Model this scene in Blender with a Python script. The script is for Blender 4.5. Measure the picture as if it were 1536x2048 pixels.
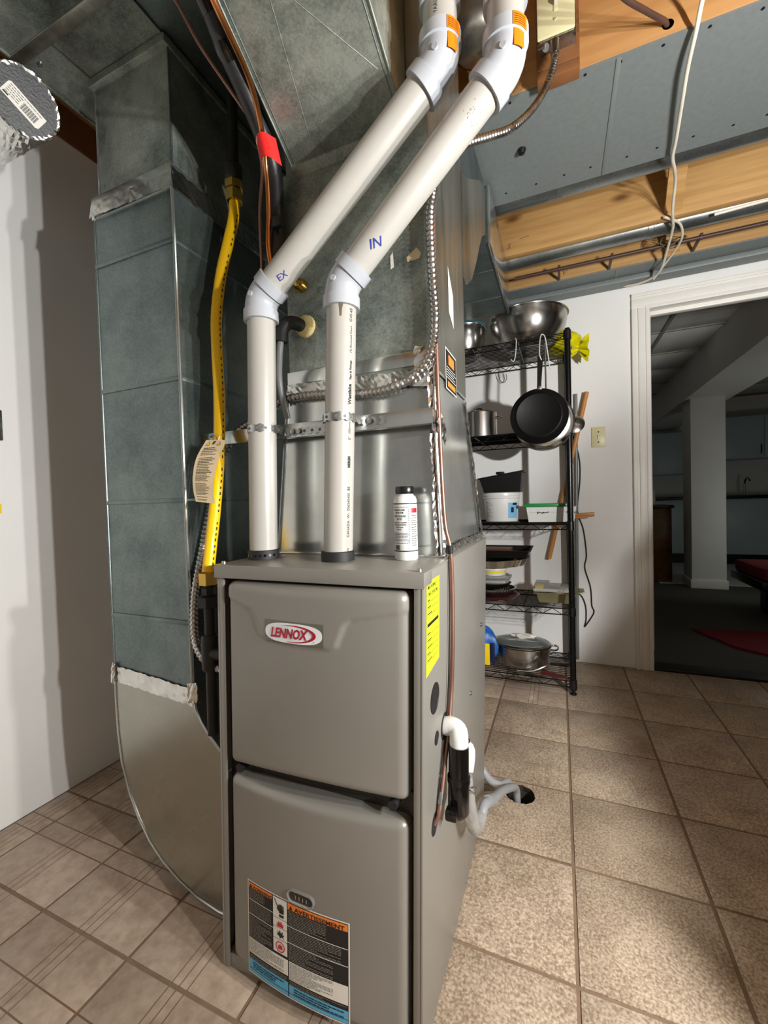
import bpy, bmesh, math, random
from mathutils import Vector, Matrix
random.seed(7)
scene = bpy.context.scene
for o in list(bpy.data.objects): bpy.data.objects.remove(o)
COL = scene.collection
V = Vector
PI = math.pi

# ------------------------------------------------------------------ camera
cam_d = bpy.data.cameras.new('camera'); cam = bpy.data.objects.new('camera', cam_d); COL.objects.link(cam)
cam_d.sensor_fit = 'HORIZONTAL'; cam_d.sensor_width = 36.0
cam_d.lens = 835.0 / 1536.0 * 36.0
cam_d.clip_start = 0.02
_y, _p, _r = math.radians(22.776), math.radians(-1.453), math.radians(-1.655)
_yaw = Matrix.Rotation(_y, 3, 'Z'); _pit = Matrix.Rotation(_p, 3, 'X'); _rol = Matrix.Rotation(-_r, 3, 'Y')
_M = _yaw @ _pit @ _rol                      # columns: right, forward, up
_R = Matrix((_M.col[0], _M.col[2], -_M.col[1])).transposed()
cam.matrix_world = Matrix.Translation((0, 0, 0.981)) @ _R.to_4x4()
scene.camera = cam

# ------------------------------------------------------------------ world, exposure
w = bpy.data.worlds.new('world'); scene.world = w; w.use_nodes = True
w.node_tree.nodes['Background'].inputs[0].default_value = (0.80, 0.90, 1.0, 1)
w.node_tree.nodes['Background'].inputs[1].default_value = 0.015
scene.view_settings.view_transform = 'Standard'; scene.view_settings.look = 'None'
scene.view_settings.gamma = 1.0; scene.view_settings.use_curve_mapping = False
scene.view_settings.exposure = 0.0

# ------------------------------------------------------------------ work lamp (three LED heads on a stand beside the camera)
LAMP_W = 72.0
LAMP_AIM = V((-0.869, -0.071, 0.491)).normalized()
LAMP_POS = [V((0.97, 0.485, 1.18)), V((1.06, 0.306, 1.18)), V((1.16, 0.085, 1.18))]
def lamp_light(i, p, parent):
    L = bpy.data.lights.new('work_light', 'SPOT'); L.energy = LAMP_W * (0.75, 1.1, 1.15)[i]
    L.spot_size = math.radians(178); L.spot_blend = 0.06; L.shadow_soft_size = 0.022
    L.color = (1.0, 0.995, 0.975)
    o = bpy.data.objects.new('work_light', L); COL.objects.link(o)
    o.location = p; o.rotation_euler = LAMP_AIM.to_track_quat('-Z', 'Y').to_euler(); o.parent = parent
    return o

# ================================================================== materials
def lin(c):
    c /= 255.0
    return c / 12.92 if c <= 0.04045 else ((c + 0.055) / 1.055) ** 2.4
def rgb(r, g, b): return (lin(r), lin(g), lin(b), 1.0)
MATS = {}
class NT:
    def __init__(s, name):
        s.m = bpy.data.materials.new(name); s.m.use_nodes = True; s.t = s.m.node_tree
        s.b = s.t.nodes['Principled BSDF']; MATS[name] = s.m
    def n(s, typ, **kw):
        x = s.t.nodes.new(typ)
        for k, v in kw.items(): setattr(x, k, v)
        return x
    def l(s, a, b): s.t.links.new(a, b)
    def co(s, kind='Object'): return s.n('ShaderNodeTexCoord').outputs[kind]
    def mapping(s, scale=(1, 1, 1), kind='Object', rot=(0, 0, 0)):
        mp = s.n('ShaderNodeMapping'); mp.inputs['Scale'].default_value = scale; mp.inputs['Rotation'].default_value = rot
        s.l(s.co(kind), mp.inputs['Vector']); return mp.outputs[0]
    def noise(s, vec, scale, detail=3, rough=0.55):
        x = s.n('ShaderNodeTexNoise'); x.inputs['Scale'].default_value = scale; x.inputs['Detail'].default_value = detail
        x.inputs['Roughness'].default_value = rough
        if vec is not None: s.l(vec, x.inputs['Vector'])
        return x.outputs['Fac']
    def ramp(s, fac, stops):
        r = s.n('ShaderNodeValToRGB'); e = r.color_ramp.elements
        while len(e) < len(stops): e.new(0.5)
        for i, (p, c) in enumerate(stops):
            e[i].position = p; e[i].color = c if len(c) == 4 else (*c, 1)
        s.l(fac, r.inputs['Fac']); return r.outputs['Color']
    def math(s, op, a, b=None):
        m = s.n('ShaderNodeMath', operation=op)
        for i, v in enumerate((a, b)):
            if v is None: continue
            if isinstance(v, (int, float)): m.inputs[i].default_value = v
            else: s.l(v, m.inputs[i])
        return m.outputs[0]
    def mix(s, fac, a, b, blend='MIX'):
        m = s.n('ShaderNodeMix', data_type='RGBA', blend_type=blend)
        for sock, v in ((m.inputs[0], fac), (m.inputs[6], a), (m.inputs[7], b)):
            if isinstance(v, (int, float)): sock.default_value = v
            elif isinstance(v, tuple): sock.default_value = v
            else: s.l(v, sock)
        return m.outputs[2]
    def bump(s, h, strength=0.2, dist=0.002):
        b = s.n('ShaderNodeBump'); b.inputs['Strength'].default_value = strength; b.inputs['Distance'].default_value = dist
        s.l(h, b.inputs['Height']); s.l(b.outputs[0], s.b.inputs['Normal'])
    def set(s, **kw):
        for k, v in kw.items():
            sock = s.b.inputs[k.replace('_', ' ')]
            if isinstance(v, (int, float, tuple)): sock.default_value = v
            else: s.l(v, sock)
        return s.m

def plain(name, col, rough=0.5, metal=0.0, var=0.12, scale=18, bump=0.0, **kw):
    m = NT(name); f = m.noise(m.co(), scale)
    lo = tuple(x * (1 - var) for x in col[:3]); hi = tuple(min(1, x * (1 + var)) for x in col[:3])
    m.set(Base_Color=m.ramp(f, [(0.3, lo), (0.7, hi)]), Roughness=rough, Metallic=metal, **kw)
    if bump: m.bump(m.noise(m.co(), scale * 3), bump)
    return m.m

def galv(name, a, b, r0, r1, metal=1.0, scale=55, stretch=(1, 1, 1), bump=0.06, spangle=0.12):
    m = NT(name); vec = m.mapping(stretch)
    vo = m.n('ShaderNodeTexVoronoi'); vo.inputs['Scale'].default_value = scale; m.l(vec, vo.inputs['Vector'])
    sep = m.n('ShaderNodeSeparateColor'); m.l(vo.outputs['Color'], sep.inputs[0])
    big = m.noise(vec, 6.0, 8, 0.65)
    f = m.math('ADD', m.math('MULTIPLY', sep.outputs[0], spangle), m.math('MULTIPLY', big, 1.0 - spangle))
    m.set(Base_Color=m.ramp(f, [(0.34, a), (0.66, b)]), Metallic=metal,
          Roughness=m.math('ADD', r0, m.math('MULTIPLY', f, r1 - r0)))
    m.bump(m.noise(vec, 6, 1), bump, 0.02)
    return m.m

galv('galv_duct', rgb(92, 105, 105), rgb(128, 139, 137), 0.34, 0.50, 0.85, 240)
galv('galv_dark', rgb(92, 102, 97), rgb(172, 178, 168), 0.30, 0.55, 0.6, 300, spangle=0.10)
galv('galv_shiny', rgb(186, 190, 187), rgb(212, 214, 211), 0.15, 0.21, 0.92, 160, bump=0.05, spangle=0.03)
galv('galv_boot', rgb(160, 160, 152), rgb(172, 170, 160), 0.24, 0.30, 1.0, 200, bump=0.0, spangle=0.0)
galv('galv_side', rgb(120, 122, 116), rgb(176, 174, 164), 0.26, 0.48, 0.95, 70, (1, 1, 0.12))
galv('round_duct_mat', rgb(124, 130, 130), rgb(158, 164, 163), 0.30, 0.42, 0.9, 200)
galv('foil', rgb(196, 196, 192), rgb(232, 232, 228), 0.15, 0.34, 1.0, 60, bump=0.3)
galv('conduit_mat', rgb(150, 150, 148), rgb(205, 205, 202), 0.22, 0.36, 1.0, 120)
galv('strap_mat', rgb(160, 163, 162), rgb(205, 206, 204), 0.25, 0.4, 1.0, 150)
galv('stainless', rgb(158, 155, 150), rgb(190, 187, 182), 0.17, 0.30, 1.0, 30, (1, 1, 0.1), bump=0.02)
plain('furnace_paint', rgb(141, 138, 131), 0.36, 0.3, 0.03, 6)
plain('furnace_gap_shade', rgb(58, 52, 47), 0.5, 0.3, 0.1)  # dark tone that paints the shade in the door gaps
plain('pvc_pipe', rgb(172, 169, 162), 0.32, 0, 0.04, 9)
plain('pvc_fit', rgb(174, 178, 184), 0.3, 0, 0.03, 9)
plain('white_plastic', rgb(214, 214, 211), 0.35, 0, 0.02)
plain('black_plastic', rgb(18, 18, 18), 0.28, 0, 0.2)
plain('black_rubber', rgb(24, 24, 25), 0.6, 0, 0.2)
plain('black_metal', rgb(16, 16, 16), 0.3, 0.4, 0.2)
plain('insulation', rgb(30, 30, 32), 0.42, 0, 0.2, 30, 0.3)
plain('yellow_coat', rgb(246, 196, 4), 0.35, 0, 0.03)
plain('brass', rgb(198, 160, 78), 0.25, 1.0, 0.08)
plain('copper', rgb(196, 128, 78), 0.25, 1.0, 0.12)
plain('copper_old', rgb(150, 112, 98), 0.45, 0.8, 0.12)
plain('iron_pipe', rgb(46, 44, 42), 0.5, 0.6, 0.2)
plain('cream_plate', rgb(226, 216, 170), 0.35, 0, 0.03)
plain('cable_white', rgb(222, 214, 196), 0.45, 0, 0.06)
plain('cable_brown', rgb(74, 50, 42), 0.5, 0, 0.1)
plain('tag_paper', rgb(222, 202, 164), 0.7, 0, 0.04, 25)
plain('ink_black', rgb(22, 21, 20), 0.6, 0, 0.05)
plain('ink_soft', rgb(96, 82, 62), 0.7, 0, 0.1)
plain('ink_blue', rgb(22, 42, 140), 0.6, 0, 0.05)
plain('ink_white', rgb(226, 222, 212), 0.5, 0, 0.03)
plain('ink_grey', rgb(150, 144, 134), 0.5, 0, 0.1)
plain('ink_red', rgb(196, 24, 40), 0.45, 0, 0.05)
plain('ink_orange', rgb(236, 128, 44), 0.5, 0, 0.03)
plain('ink_cyan', rgb(86, 170, 206), 0.5, 0, 0.03)
plain('logo_white', rgb(228, 231, 235), 0.3, 0, 0.02)
plain('logo_red', rgb(178, 22, 52), 0.3, 0.2, 0.05)
plain('logo_plate_mat', rgb(112, 114, 98), 0.35, 0.4, 0.05)
plain('label_yellow', rgb(228, 250, 40), 0.5, 0, 0.02)
plain('sticker_orange', rgb(250, 122, 14), 0.4, 0, 0.03)
plain('red_tape', rgb(232, 44, 40), 0.35, 0, 0.06)
plain('putty', rgb(196, 176, 120), 0.7, 0, 0.2, 40, 0.5)
plain('trap_black', rgb(10, 10, 10), 0.12, 0, 0.1)
plain('tube_grey', rgb(140, 142, 144), 0.35, 0, 0.08)
plain('pit_dirt', rgb(58, 52, 38), 0.9, 0, 0.4, 60, 0.6)
plain('pan_black', rgb(8, 8, 8), 0.5, 0.0, 0.2, Specular_IOR_Level=0.25)
plain('pan_brown', rgb(120, 66, 26), 0.4, 0.2, 0.3, 30)
plain('aluminium', rgb(196, 194, 188), 0.25, 1.0, 0.06, 30)
plain('bag_yellow', rgb(214, 204, 12), 0.22, 0, 0.18, 20, 0.7)
plain('bag_blue', rgb(30, 96, 176), 0.4, 0, 0.2, 25, 0.4)
plain('navy', rgb(18, 30, 70), 0.4, 0, 0.2)
plain('yellow_card', rgb(244, 212, 16), 0.5, 0, 0.03)
plain('lid_green', rgb(20, 138, 66), 0.35, 0, 0.05)
plain('sky_blue', rgb(120, 176, 210), 0.4, 0, 0.05)
plain('lid_teal', rgb(36, 108, 120), 0.4, 0, 0.05)
plain('wood_stick', rgb(196, 132, 62), 0.45, 0, 0.1, 12)
plain('grey_stick', rgb(130, 132, 130), 0.4, 0.2, 0.06)
plain('tray_olive', rgb(146, 142, 108), 0.35, 0.6, 0.1)
plain('red_handle', rgb(78, 18, 16), 0.4, 0, 0.1)
plain('rear_wall', rgb(142, 141, 139), 0.7, 0, 0.05, 4)
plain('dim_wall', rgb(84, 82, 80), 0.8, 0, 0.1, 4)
plain('wall_paint', rgb(236, 235, 232), 0.55, 0, 0.03, 2.5, 0.05)
plain('trim_paint', rgb(236, 233, 226), 0.42, 0, 0.03, 8)
plain('dark_wood_board', rgb(120, 76, 40), 0.6, 0, 0.15, 14)
plain('pan_panel', rgb(126, 132, 131), 0.55, 0.25, 0.06, 60, 0.1)
plain('carpet', rgb(78, 76, 71), 0.95, 0, 0.2, 220, 0.6)
plain('rug_red', rgb(118, 6, 20), 0.95, 0, 0.2, 160, 0.4)
plain('tile_white', rgb(228, 228, 220), 0.7, 0, 0.05, 120)
plain('tbar', rgb(150, 146, 134), 0.5, 0, 0.05)
plain('kitchen_front', rgb(186, 200, 204), 0.4, 0, 0.03)
plain('counter_black', rgb(16, 16, 17), 0.25, 0, 0.1)
plain('kitchen_floor', rgb(196, 200, 196), 0.5, 0, 0.1, 30)
plain('black_wrap', rgb(40, 40, 42), 0.45, 0, 0.3, 60, 0.4)
plain('brown_glass', rgb(92, 60, 24), 0.2, 0, 0.3, 14)
plain('nail_mat', rgb(34, 32, 30), 0.5, 0.5, 0.1)
plain('subfloor', rgb(150, 112, 66), 0.8, 0, 0.2, 6)
plain('grout', rgb(126, 104, 84), 0.75, 0, 0.12, 40)

m = NT('clear_plastic'); m.set(Base_Color=(0.86, 0.88, 0.88, 1), Roughness=0.12, Transmission_Weight=0.85, IOR=1.2)
m = NT('clear_tube'); m.set(Base_Color=(0.72, 0.73, 0.72, 1), Roughness=0.12, Transmission_Weight=0.75, IOR=1.15)
m = NT('glass_lid'); m.set(Base_Color=(0.8, 0.86, 0.84, 1), Roughness=0.04, Transmission_Weight=0.92, IOR=1.3)
m = NT('lamp_lens'); m.set(Base_Color=(1, 1, 1, 1), Emission_Color=(1, 0.97, 0.9, 1), Emission_Strength=2.0)

def wood(name, a, b, knot, axis=0):
    m = NT(name); st = [14, 14, 14]; st[axis] = 0.9
    vec = m.mapping(tuple(st))
    g = m.noise(vec, 2.2, 5, 0.6)
    base = m.ramp(g, [(0.28, a), (0.72, b)])
    vo = m.n('ShaderNodeTexVoronoi'); st2 = [7, 0.02, 7]; st2[axis] = 3.2
    vo.inputs['Scale'].default_value = 1.0; m.l(m.mapping(tuple(st2)), vo.inputs['Vector'])
    k = m.ramp(vo.outputs['Distance'], [(0.05, (1, 1, 1)), (0.17, (0, 0, 0))])
    m.set(Base_Color=m.mix(k, base, knot), Roughness=0.62)
    m.bump(g, 0.12, 0.002); return m.m
wood('joist_wood', rgb(166, 122, 68), rgb(200, 158, 100), rgb(112, 72, 36))
wood('joist_orange', rgb(168, 116, 64), rgb(190, 142, 88), rgb(128, 82, 42))

def tile_mat(name, kind):
    m = NT(name); oi = m.n('ShaderNodeObjectInfo'); va = m.n('ShaderNodeVectorMath', operation='ADD'); m.l(m.co(), va.inputs[0])
    cm = m.n('ShaderNodeCombineXYZ'); r10 = m.math('MULTIPLY', oi.outputs['Random'], 37.0)
    for i in range(3): m.l(r10, cm.inputs[i])
    m.l(cm.outputs[0], va.inputs[1]); vec = va.outputs[0]
    big = m.noise(vec, 9, 4); 
    if kind == 'mottled':
        fine = m.noise(vec, 170, 4, 0.62); f = m.math('ADD', m.math('MULTIPLY', fine, 0.75), m.math('MULTIPLY', big, 0.25))
        col = m.ramp(f, [(0.38, rgb(132, 114, 95)), (0.50, rgb(170, 151, 130)), (0.62, rgb(202, 184, 162))])
        m.set(Base_Color=col, Roughness=0.42); m.bump(fine, 0.12, 0.002)
    else:
        fine = m.noise(vec, 45, 4); f = m.math('ADD', m.math('MULTIPLY', fine, 0.5), m.math('MULTIPLY', big, 0.5))
        col = m.ramp(f, [(0.36, rgb(154, 134, 117)), (0.64, rgb(186, 168, 149))])
        sp = m.n('ShaderNodeSeparateXYZ'); m.l(m.co(), sp.inputs[0])
        def line(sock, c, wd): return m.math('LESS_THAN', m.math('ABSOLUTE', m.math('SUBTRACT', sock, c)), wd)
        tot = None
        for sock, c, wd in ((sp.outputs[0], -0.02, 0.0012), (sp.outputs[0], 0.0, 0.0012), (sp.outputs[0], 0.021, 0.0012),
                            (sp.outputs[1], -0.006, 0.0016), (sp.outputs[1], 0.044, 0.0016)):
            x = line(sock, c, wd); tot = x if tot is None else m.math('MAXIMUM', tot, x)
        m.set(Base_Color=m.mix(tot, col, rgb(116, 88, 68)), Roughness=0.4); m.bump(fine, 0.15, 0.002)
    return m.m
tile_mat('tile_mottled', 'mottled'); tile_mat('tile_lined', 'lined')

# ================================================================== mesh helpers
class MB:
    """collects geometry; build() links it as one mesh object"""
    def __init__(s): s.v = []; s.f = []; s.m = []; s.mats = []
    def mi(s, mat):
        if mat not in s.mats: s.mats.append(mat)
        return s.mats.index(mat)
    def add(s, vs, fs, mat, fn=None):
        o = len(s.v); k = s.mi(mat)
        s.v += [tuple(fn(p)) if fn else tuple(p) for p in vs]
        for f in fs: s.f.append([i + o for i in f]); s.m.append(k)
        return s
    def hexa(s, b, t, mat):   # bottom ring of 4, top ring of 4 (counter clockwise from above)
        return s.add(list(b) + list(t), [(3, 2, 1, 0), (4, 5, 6, 7), (0, 1, 5, 4), (1, 2, 6, 5), (2, 3, 7, 6), (3, 0, 4, 7)], mat)
    def box(s, x0, x1, y0, y1, z0, z1, mat, bev=0.0, fn=None):
        if bev <= 0:
            vs = [(x0, y0, z0), (x1, y0, z0), (x1, y1, z0), (x0, y1, z0), (x0, y0, z1), (x1, y0, z1), (x1, y1, z1), (x0, y1, z1)]
            return s.add(vs, [(3, 2, 1, 0), (4, 5, 6, 7), (0, 1, 5, 4), (1, 2, 6, 5), (2, 3, 7, 6), (3, 0, 4, 7)], mat, fn)
        bm = bmesh.new(); bmesh.ops.create_cube(bm, size=1.0)
        for v in bm.verts: v.co = V(((x0 + x1) / 2 + v.co.x * (x1 - x0), (y0 + y1) / 2 + v.co.y * (y1 - y0), (z0 + z1) / 2 + v.co.z * (z1 - z0)))
        bmesh.ops.bevel(bm, geom=list(bm.edges), offset=bev, segments=2, affect='EDGES', profile=0.5)
        return s.bm(bm, mat, fn)
    def bm(s, bm, mat, fn=None):
        bm.verts.index_update(); s.add([v.co.copy() for v in bm.verts], [[v.index for v in f.verts] for f in bm.faces], mat, fn); bm.free(); return s
    def prism(s, poly, axis, lo, hi, mat):
        """poly: 2D points in the two other axes (order x,y,z without axis)"""
        def P(p, c):
            q = list(p); q.insert(axis, c); return tuple(q)
        n = len(poly); vs = [P(p, lo) for p in poly] + [P(p, hi) for p in poly]
        fs = [tuple(range(n))[::-1], tuple(range(n, 2 * n))] + [(i, (i + 1) % n, (i + 1) % n + n, i + n) for i in range(n)]
        return s.add(vs, fs, mat)
    def sweep(s, rings, mat, seg=12, caps=True, fn=None):
        """rings: [(centre, radius)]"""
        c = [V(r[0]) for r in rings]; n = len(c); T = []
        for i in range(n):
            a = c[max(0, i - 1)]; b = c[min(n - 1, i + 1)]; k = 1
            while (b - a).length < 1e-7 and k < n:
                k += 1; a = c[max(0, i - k)]; b = c[min(n - 1, i + k)]
            T.append((b - a).normalized())
        u = T[0].orthogonal().normalized(); vs = []
        for i in range(n):
            u = (u - T[i] * u.dot(T[i])).normalized(); w_ = T[i].cross(u)
            for j in range(seg):
                a = 2 * PI * j / seg; vs.append(c[i] + (u * math.cos(a) + w_ * math.sin(a)) * rings[i][1])
        fs = [(i * seg + j, i * seg + (j + 1) % seg, (i + 1) * seg + (j + 1) % seg, (i + 1) * seg + j) for i in range(n - 1) for j in range(seg)]
        if caps: fs += [tuple(range(seg))[::-1], tuple(range((n - 1) * seg, n * seg))]
        return s.add(vs, fs, mat, fn)
    def cyl(s, a, b, r, mat, seg=20, r2=None, caps=True, fn=None): return s.sweep([(a, r), (b, r if r2 is None else r2)], mat, seg, caps, fn)
    def tube(s, pts, r, mat, seg=10, step=0.012, fn=None): return s.sweep([(p, r) for p in spline(pts, step)], mat, seg, True, fn)
    def rod(s, pts, r, mat, seg=6): return s.sweep([(p, r) for p in pts], mat, seg, True)
    def ribbed(s, pts, r, mat, pitch=0.008, depth=0.10, seg=10):
        p = spline(pts, pitch / 4); return s.sweep([(q, r * (1 + depth * (1, 0.5, -1, -0.5)[i % 4])) for i, q in enumerate(p)], mat, seg)
    def lathe(s, prof, mat, at=(0, 0, 0), seg=36, M=None, sx=1.0, sy=1.0):
        vs = []; n = len(prof)
        for r, z in prof:
            for j in range(seg):
                a = 2 * PI * j / seg; p = V((r * math.cos(a) * sx, r * math.sin(a) * sy, z))
                if M is not None: p = M @ p
                vs.append(p + V(at))
        fs = [(i * seg + j, i * seg + (j + 1) % seg, (i + 1) * seg + (j + 1) % seg, (i + 1) * seg + j) for i in range(n - 1) for j in range(seg)]
        if prof[0][0] > 1e-6: fs.append(tuple(range(seg))[::-1])
        if prof[-1][0] > 1e-6: fs.append(tuple(range((n - 1) * seg, n * seg)))
        return s.add(vs, fs, mat)
    def patch(s, u0, u1, v0, v1, fn, mat, nu=1, nv=1):
        vs = [fn((u0 + (u1 - u0) * i / nu, v0 + (v1 - v0) * j / nv)) for j in range(nv + 1) for i in range(nu + 1)]
        fs = [(j * (nu + 1) + i, j * (nu + 1) + i + 1, (j + 1) * (nu + 1) + i + 1, (j + 1) * (nu + 1) + i) for j in range(nv) for i in range(nu)]
        return s.add(vs, fs, mat)
    def poly2(s, pts, fn, mat): return s.add([fn(p) for p in pts], [tuple(range(len(pts)))], mat)
    def text(s, body, size, at, fn, mat, shear=0.0, bold=0.0, ang=0.0, sx=1.0, align='LEFT', sub=0.0):
        vs, fs = text_mesh(body, size, shear, bold, align, sub); ca, sa = math.cos(ang), math.sin(ang)
        return s.add([fn((at[0] + (x * sx * ca - y * sa), at[1] + (x * sx * sa + y * ca))) for x, y in vs], fs, mat)
    def build(s, name, parent=None, smooth=40, label=None, loc=None):
        me = bpy.data.meshes.new(name); me.from_pydata([tuple(p) for p in s.v], [], s.f)
        for k in s.mats: me.materials.append(MATS[k])
        me.polygons.foreach_set('material_index', s.m); me.update()
        if smooth: me.shade_smooth(); me.set_sharp_from_angle(angle=math.radians(smooth))
        o = bpy.data.objects.new(name, me); COL.objects.link(o)
        if parent is not None:
            o.parent = parent
            o.matrix_parent_inverse = Matrix.Translation(-V(ORIG.get(parent.name, (0, 0, 0))))
            ORIG[o.name] = (0, 0, 0)
        if label: o['label'] = label
        return o
ORIG = {}
def spline(pts, step):
    P = [V(p) for p in pts]
    if len(P) == 2:
        n = max(1, int((P[1] - P[0]).length / step)); return [P[0].lerp(P[1], i / n) for i in range(n + 1)]
    Q = [P[0] * 2 - P[1]] + P + [P[-1] * 2 - P[-2]]; out = []
    for i in range(1, len(Q) - 2):
        a, b, c, d = Q[i - 1:i + 3]; n = max(1, int(round((c - b).length / step)))
        for k in range(n):
            t = k / n; out.append(0.5 * ((2 * b) + (c - a) * t + (2 * a - 5 * b + 4 * c - d) * t * t + (3 * b - a - 3 * c + d) * t ** 3))
    return out + [P[-1]]
_tc = {}
def text_mesh(body, size, shear, bold, align, sub=0.0):
    key = (body, size, shear, bold, align, sub)
    if key not in _tc:
        cu = bpy.data.curves.new('t', 'FONT'); cu.body = body; cu.size = size; cu.shear = shear; cu.offset = bold * size; cu.align_x = align
        cu.resolution_u = 2; ob = bpy.data.objects.new('t', cu); COL.objects.link(ob)
        dg = bpy.context.evaluated_depsgraph_get(); me = ob.evaluated_get(dg).to_mesh()
        bm = bmesh.new(); bm.from_mesh(me); bmesh.ops.triangulate(bm, faces=bm.faces[:])
        if sub:
            for _ in range(5):
                es = [e for e in bm.edges if e.calc_length() > sub]
                if not es: break
                bmesh.ops.subdivide_edges(bm, edges=es, cuts=1); bmesh.ops.triangulate(bm, faces=bm.faces[:])
        bm.verts.index_update()
        _tc[key] = ([(v.co.x, v.co.y) for v in bm.verts], [tuple(v.index for v in f.verts) for f in bm.faces]); bm.free()
        bpy.data.objects.remove(ob); bpy.data.curves.remove(cu)
    return _tc[key]
def tag(o, label, cat, group=None):
    o['label'] = label; o['category'] = cat
    if group: o['group'] = group
    return o
def thing(name, label, cat, loc=(0, 0, 0), group=None):
    o = bpy.data.objects.new(name, None); COL.objects.link(o); o.location = loc; o.empty_display_size = 0.05
    ORIG[o.name] = tuple(loc); return tag(o, label, cat, group)
def struct(o, label=None):
    o['kind'] = 'structure'
    if label: o['label'] = label
    return o
def struct_root(name, label=None):
    o = bpy.data.objects.new(name, None); COL.objects.link(o); ORIG[o.name] = (0, 0, 0); return struct(o, label)
def frame_fn(o, ex, ey, n=0.0):
    o, ex, ey = V(o), V(ex).normalized(), V(ey).normalized(); nn = ex.cross(ey) * n
    return lambda p: o + ex * p[0] + ey * p[1] + nn

# ================================================================== THE SETTING
# ---- floor: slab with a drain hole, separate tiles on it
GX, GY, X0, Y0 = 0.3015, 0.2965, 0.019, 0.886
HX, HY, HR = -0.135, 1.416, 0.046
floor = MB()
cx0, cx1, cy0, cy1 = X0 - GX, X0, Y0 + GY, Y0 + 2 * GY
def flat(x0, x1, y0, y1, z, mat, mb): mb.add([(x0, y0, z), (x1, y0, z), (x1, y1, z), (x0, y1, z)], [(0, 1, 2, 3)], mat)
def ring_hole(mb, x0, x1, y0, y1, cx, cy, r, z, mat, n=32, wob=0.0):
    """rectangle with a round hole"""
    rnd = random.Random(3); inn = []; out = []
    for j in range(n):
        a = 2 * PI * j / n + PI / n; c, s_ = math.cos(a), math.sin(a); rr = r * (1 + wob * rnd.uniform(-1, 1))
        inn.append((cx + rr * c, cy + rr * s_, z))
        t = min((x1 - cx) / c if c > 0 else (x0 - cx) / c if c < 0 else 9, (y1 - cy) / s_ if s_ > 0 else (y0 - cy) / s_ if s_ < 0 else 9)
        out.append((cx + t * c, cy + t * s_, z))
    fs = [(j, n + j, n + (j + 1) % n, (j + 1) % n) for j in range(n)]
    mb.add(inn + out, fs, mat)
    for (qx, qy) in ((x0, y0), (x1, y0), (x1, y1), (x0, y1)):   # corner triangles
        js = sorted(range(n), key=lambda j: (out[j][0] - qx) ** 2 + (out[j][1] - qy) ** 2)[:2]
        mb.add([out[js[0]], (qx, qy, z), out[js[1]]], [(0, 1, 2)], mat)
    return inn
for r in ((-1.7, cx0, -1.7, 2.8), (cx1, 3.1, -1.7, 2.8), (cx0, cx1, -1.7, cy0), (cx0, cx1, cy1, 2.8)): flat(*r, -0.0022, 'grout', floor)
ring_hole(floor, cx0, cx1, cy0, cy1, HX, HY, HR, -0.0022, 'grout')
floor.box(-1.7, 3.1, -1.7, 2.8, -0.30, -0.16, 'pit_dirt')
flo = struct(floor.build('floor'), 'tan vinyl tile floor with brown joints')
pit = MB(); pit.sweep([((HX, HY, -0.002), HR), ((HX, HY, -0.06), HR * 1.05), ((HX, HY, -0.155), HR * 0.9)], 'pit_dirt', 28, caps=False)
pit.build('drain_pit', flo, label='rough dark pit below the floor hole')
tm = {}
def tile_mesh(wd, dp, kind):
    key = (round(wd, 4), round(dp, 4), kind)
    if key not in tm:
        g = 0.0042; b = MB(); b.box(-wd / 2 + g, wd / 2 - g, -dp / 2 + g, dp / 2 - g, -0.003, 0.0, kind, 0.0007)
        o = b.build('tile', None); tm[key] = o.data; bpy.data.objects.remove(o)
    return tm[key]
for i in range(-6, 5):
    for j in range(-4, 7):
        x0, x1 = X0 + i * GX, X0 + (i + 1) * GX; y0, y1 = Y0 + j * GY, Y0 + (j + 1) * GY
        x0 = max(x0, -1.607); y1 = min(y1, 2.688)
        if y1 - y0 < 0.02 or x1 - x0 < 0.02: continue
        mx, my = (x0 + x1) / 2, (y0 + y1) / 2
        kind = 'tile_lined' if (mx < -0.28 and my < 1.5) or (my > 2.05 and mx < 0) else 'tile_mottled'
        if (i, j) == (-1, 1):
            b = MB(); g = 0.0042; inn = ring_hole(b, x0 + g - mx, x1 - g - mx, y0 + g - my, y1 - g - my, HX - mx, HY - my, HR, 0.0, kind, 32, 0.05)
            n = len(inn); b.add(inn + [(p[0], p[1], -0.012) for p in inn], [((k + 1) % n, k, k + n, (k + 1) % n + n) for k in range(n)], 'pit_dirt')
            o = b.build('tile', flo, label='mottled tile with a round hole broken through')
        else:
            o = bpy.data.objects.new('tile', tile_mesh(x1 - x0, y1 - y0, kind)); COL.objects.link(o); o.parent = flo
        o.location = (mx, my, 0)

# ---- walls
b = MB(); b.box(-1.70, -1.607, -1.6, 2.80, 0, 2.30, 'wall_paint'); wl = struct(b.build('wall_left'), 'white painted side wall')
b = MB(); b.box(-1.70, -1.60, -1.6, 2.80, 2.30, 2.42, 'dark_wood_board'); b.build('rim_board', wl)
b = MB(); b.box(-1.607, 0.47, 2.69, 2.80, 0, 2.135, 'wall_paint'); b.box(0.47, 1.29, 2.69, 2.80, 2.005, 2.135, 'wall_paint'); b.box(1.29, 3.1, 2.69, 2.80, 0, 2.135, 'wall_paint')
wb = struct(b.build('wall_back'), 'white wall behind the shelving with a doorway')
b = MB(); b.box(-1.607, 3.1, 2.684, 2.80, 2.135, 2.155, 'joist_orange'); b.build('top_plate', wb)
b = MB(); b.box(-1.7, 3.1, -1.70, -1.6, 0, 2.42, 'rear_wall'); struct(b.build('wall_front'))
b = MB(); b.box(3.0, 3.1, -1.6, 2.69, 0, 2.42, 'dim_wall'); struct(b.build('wall_right'))
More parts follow.
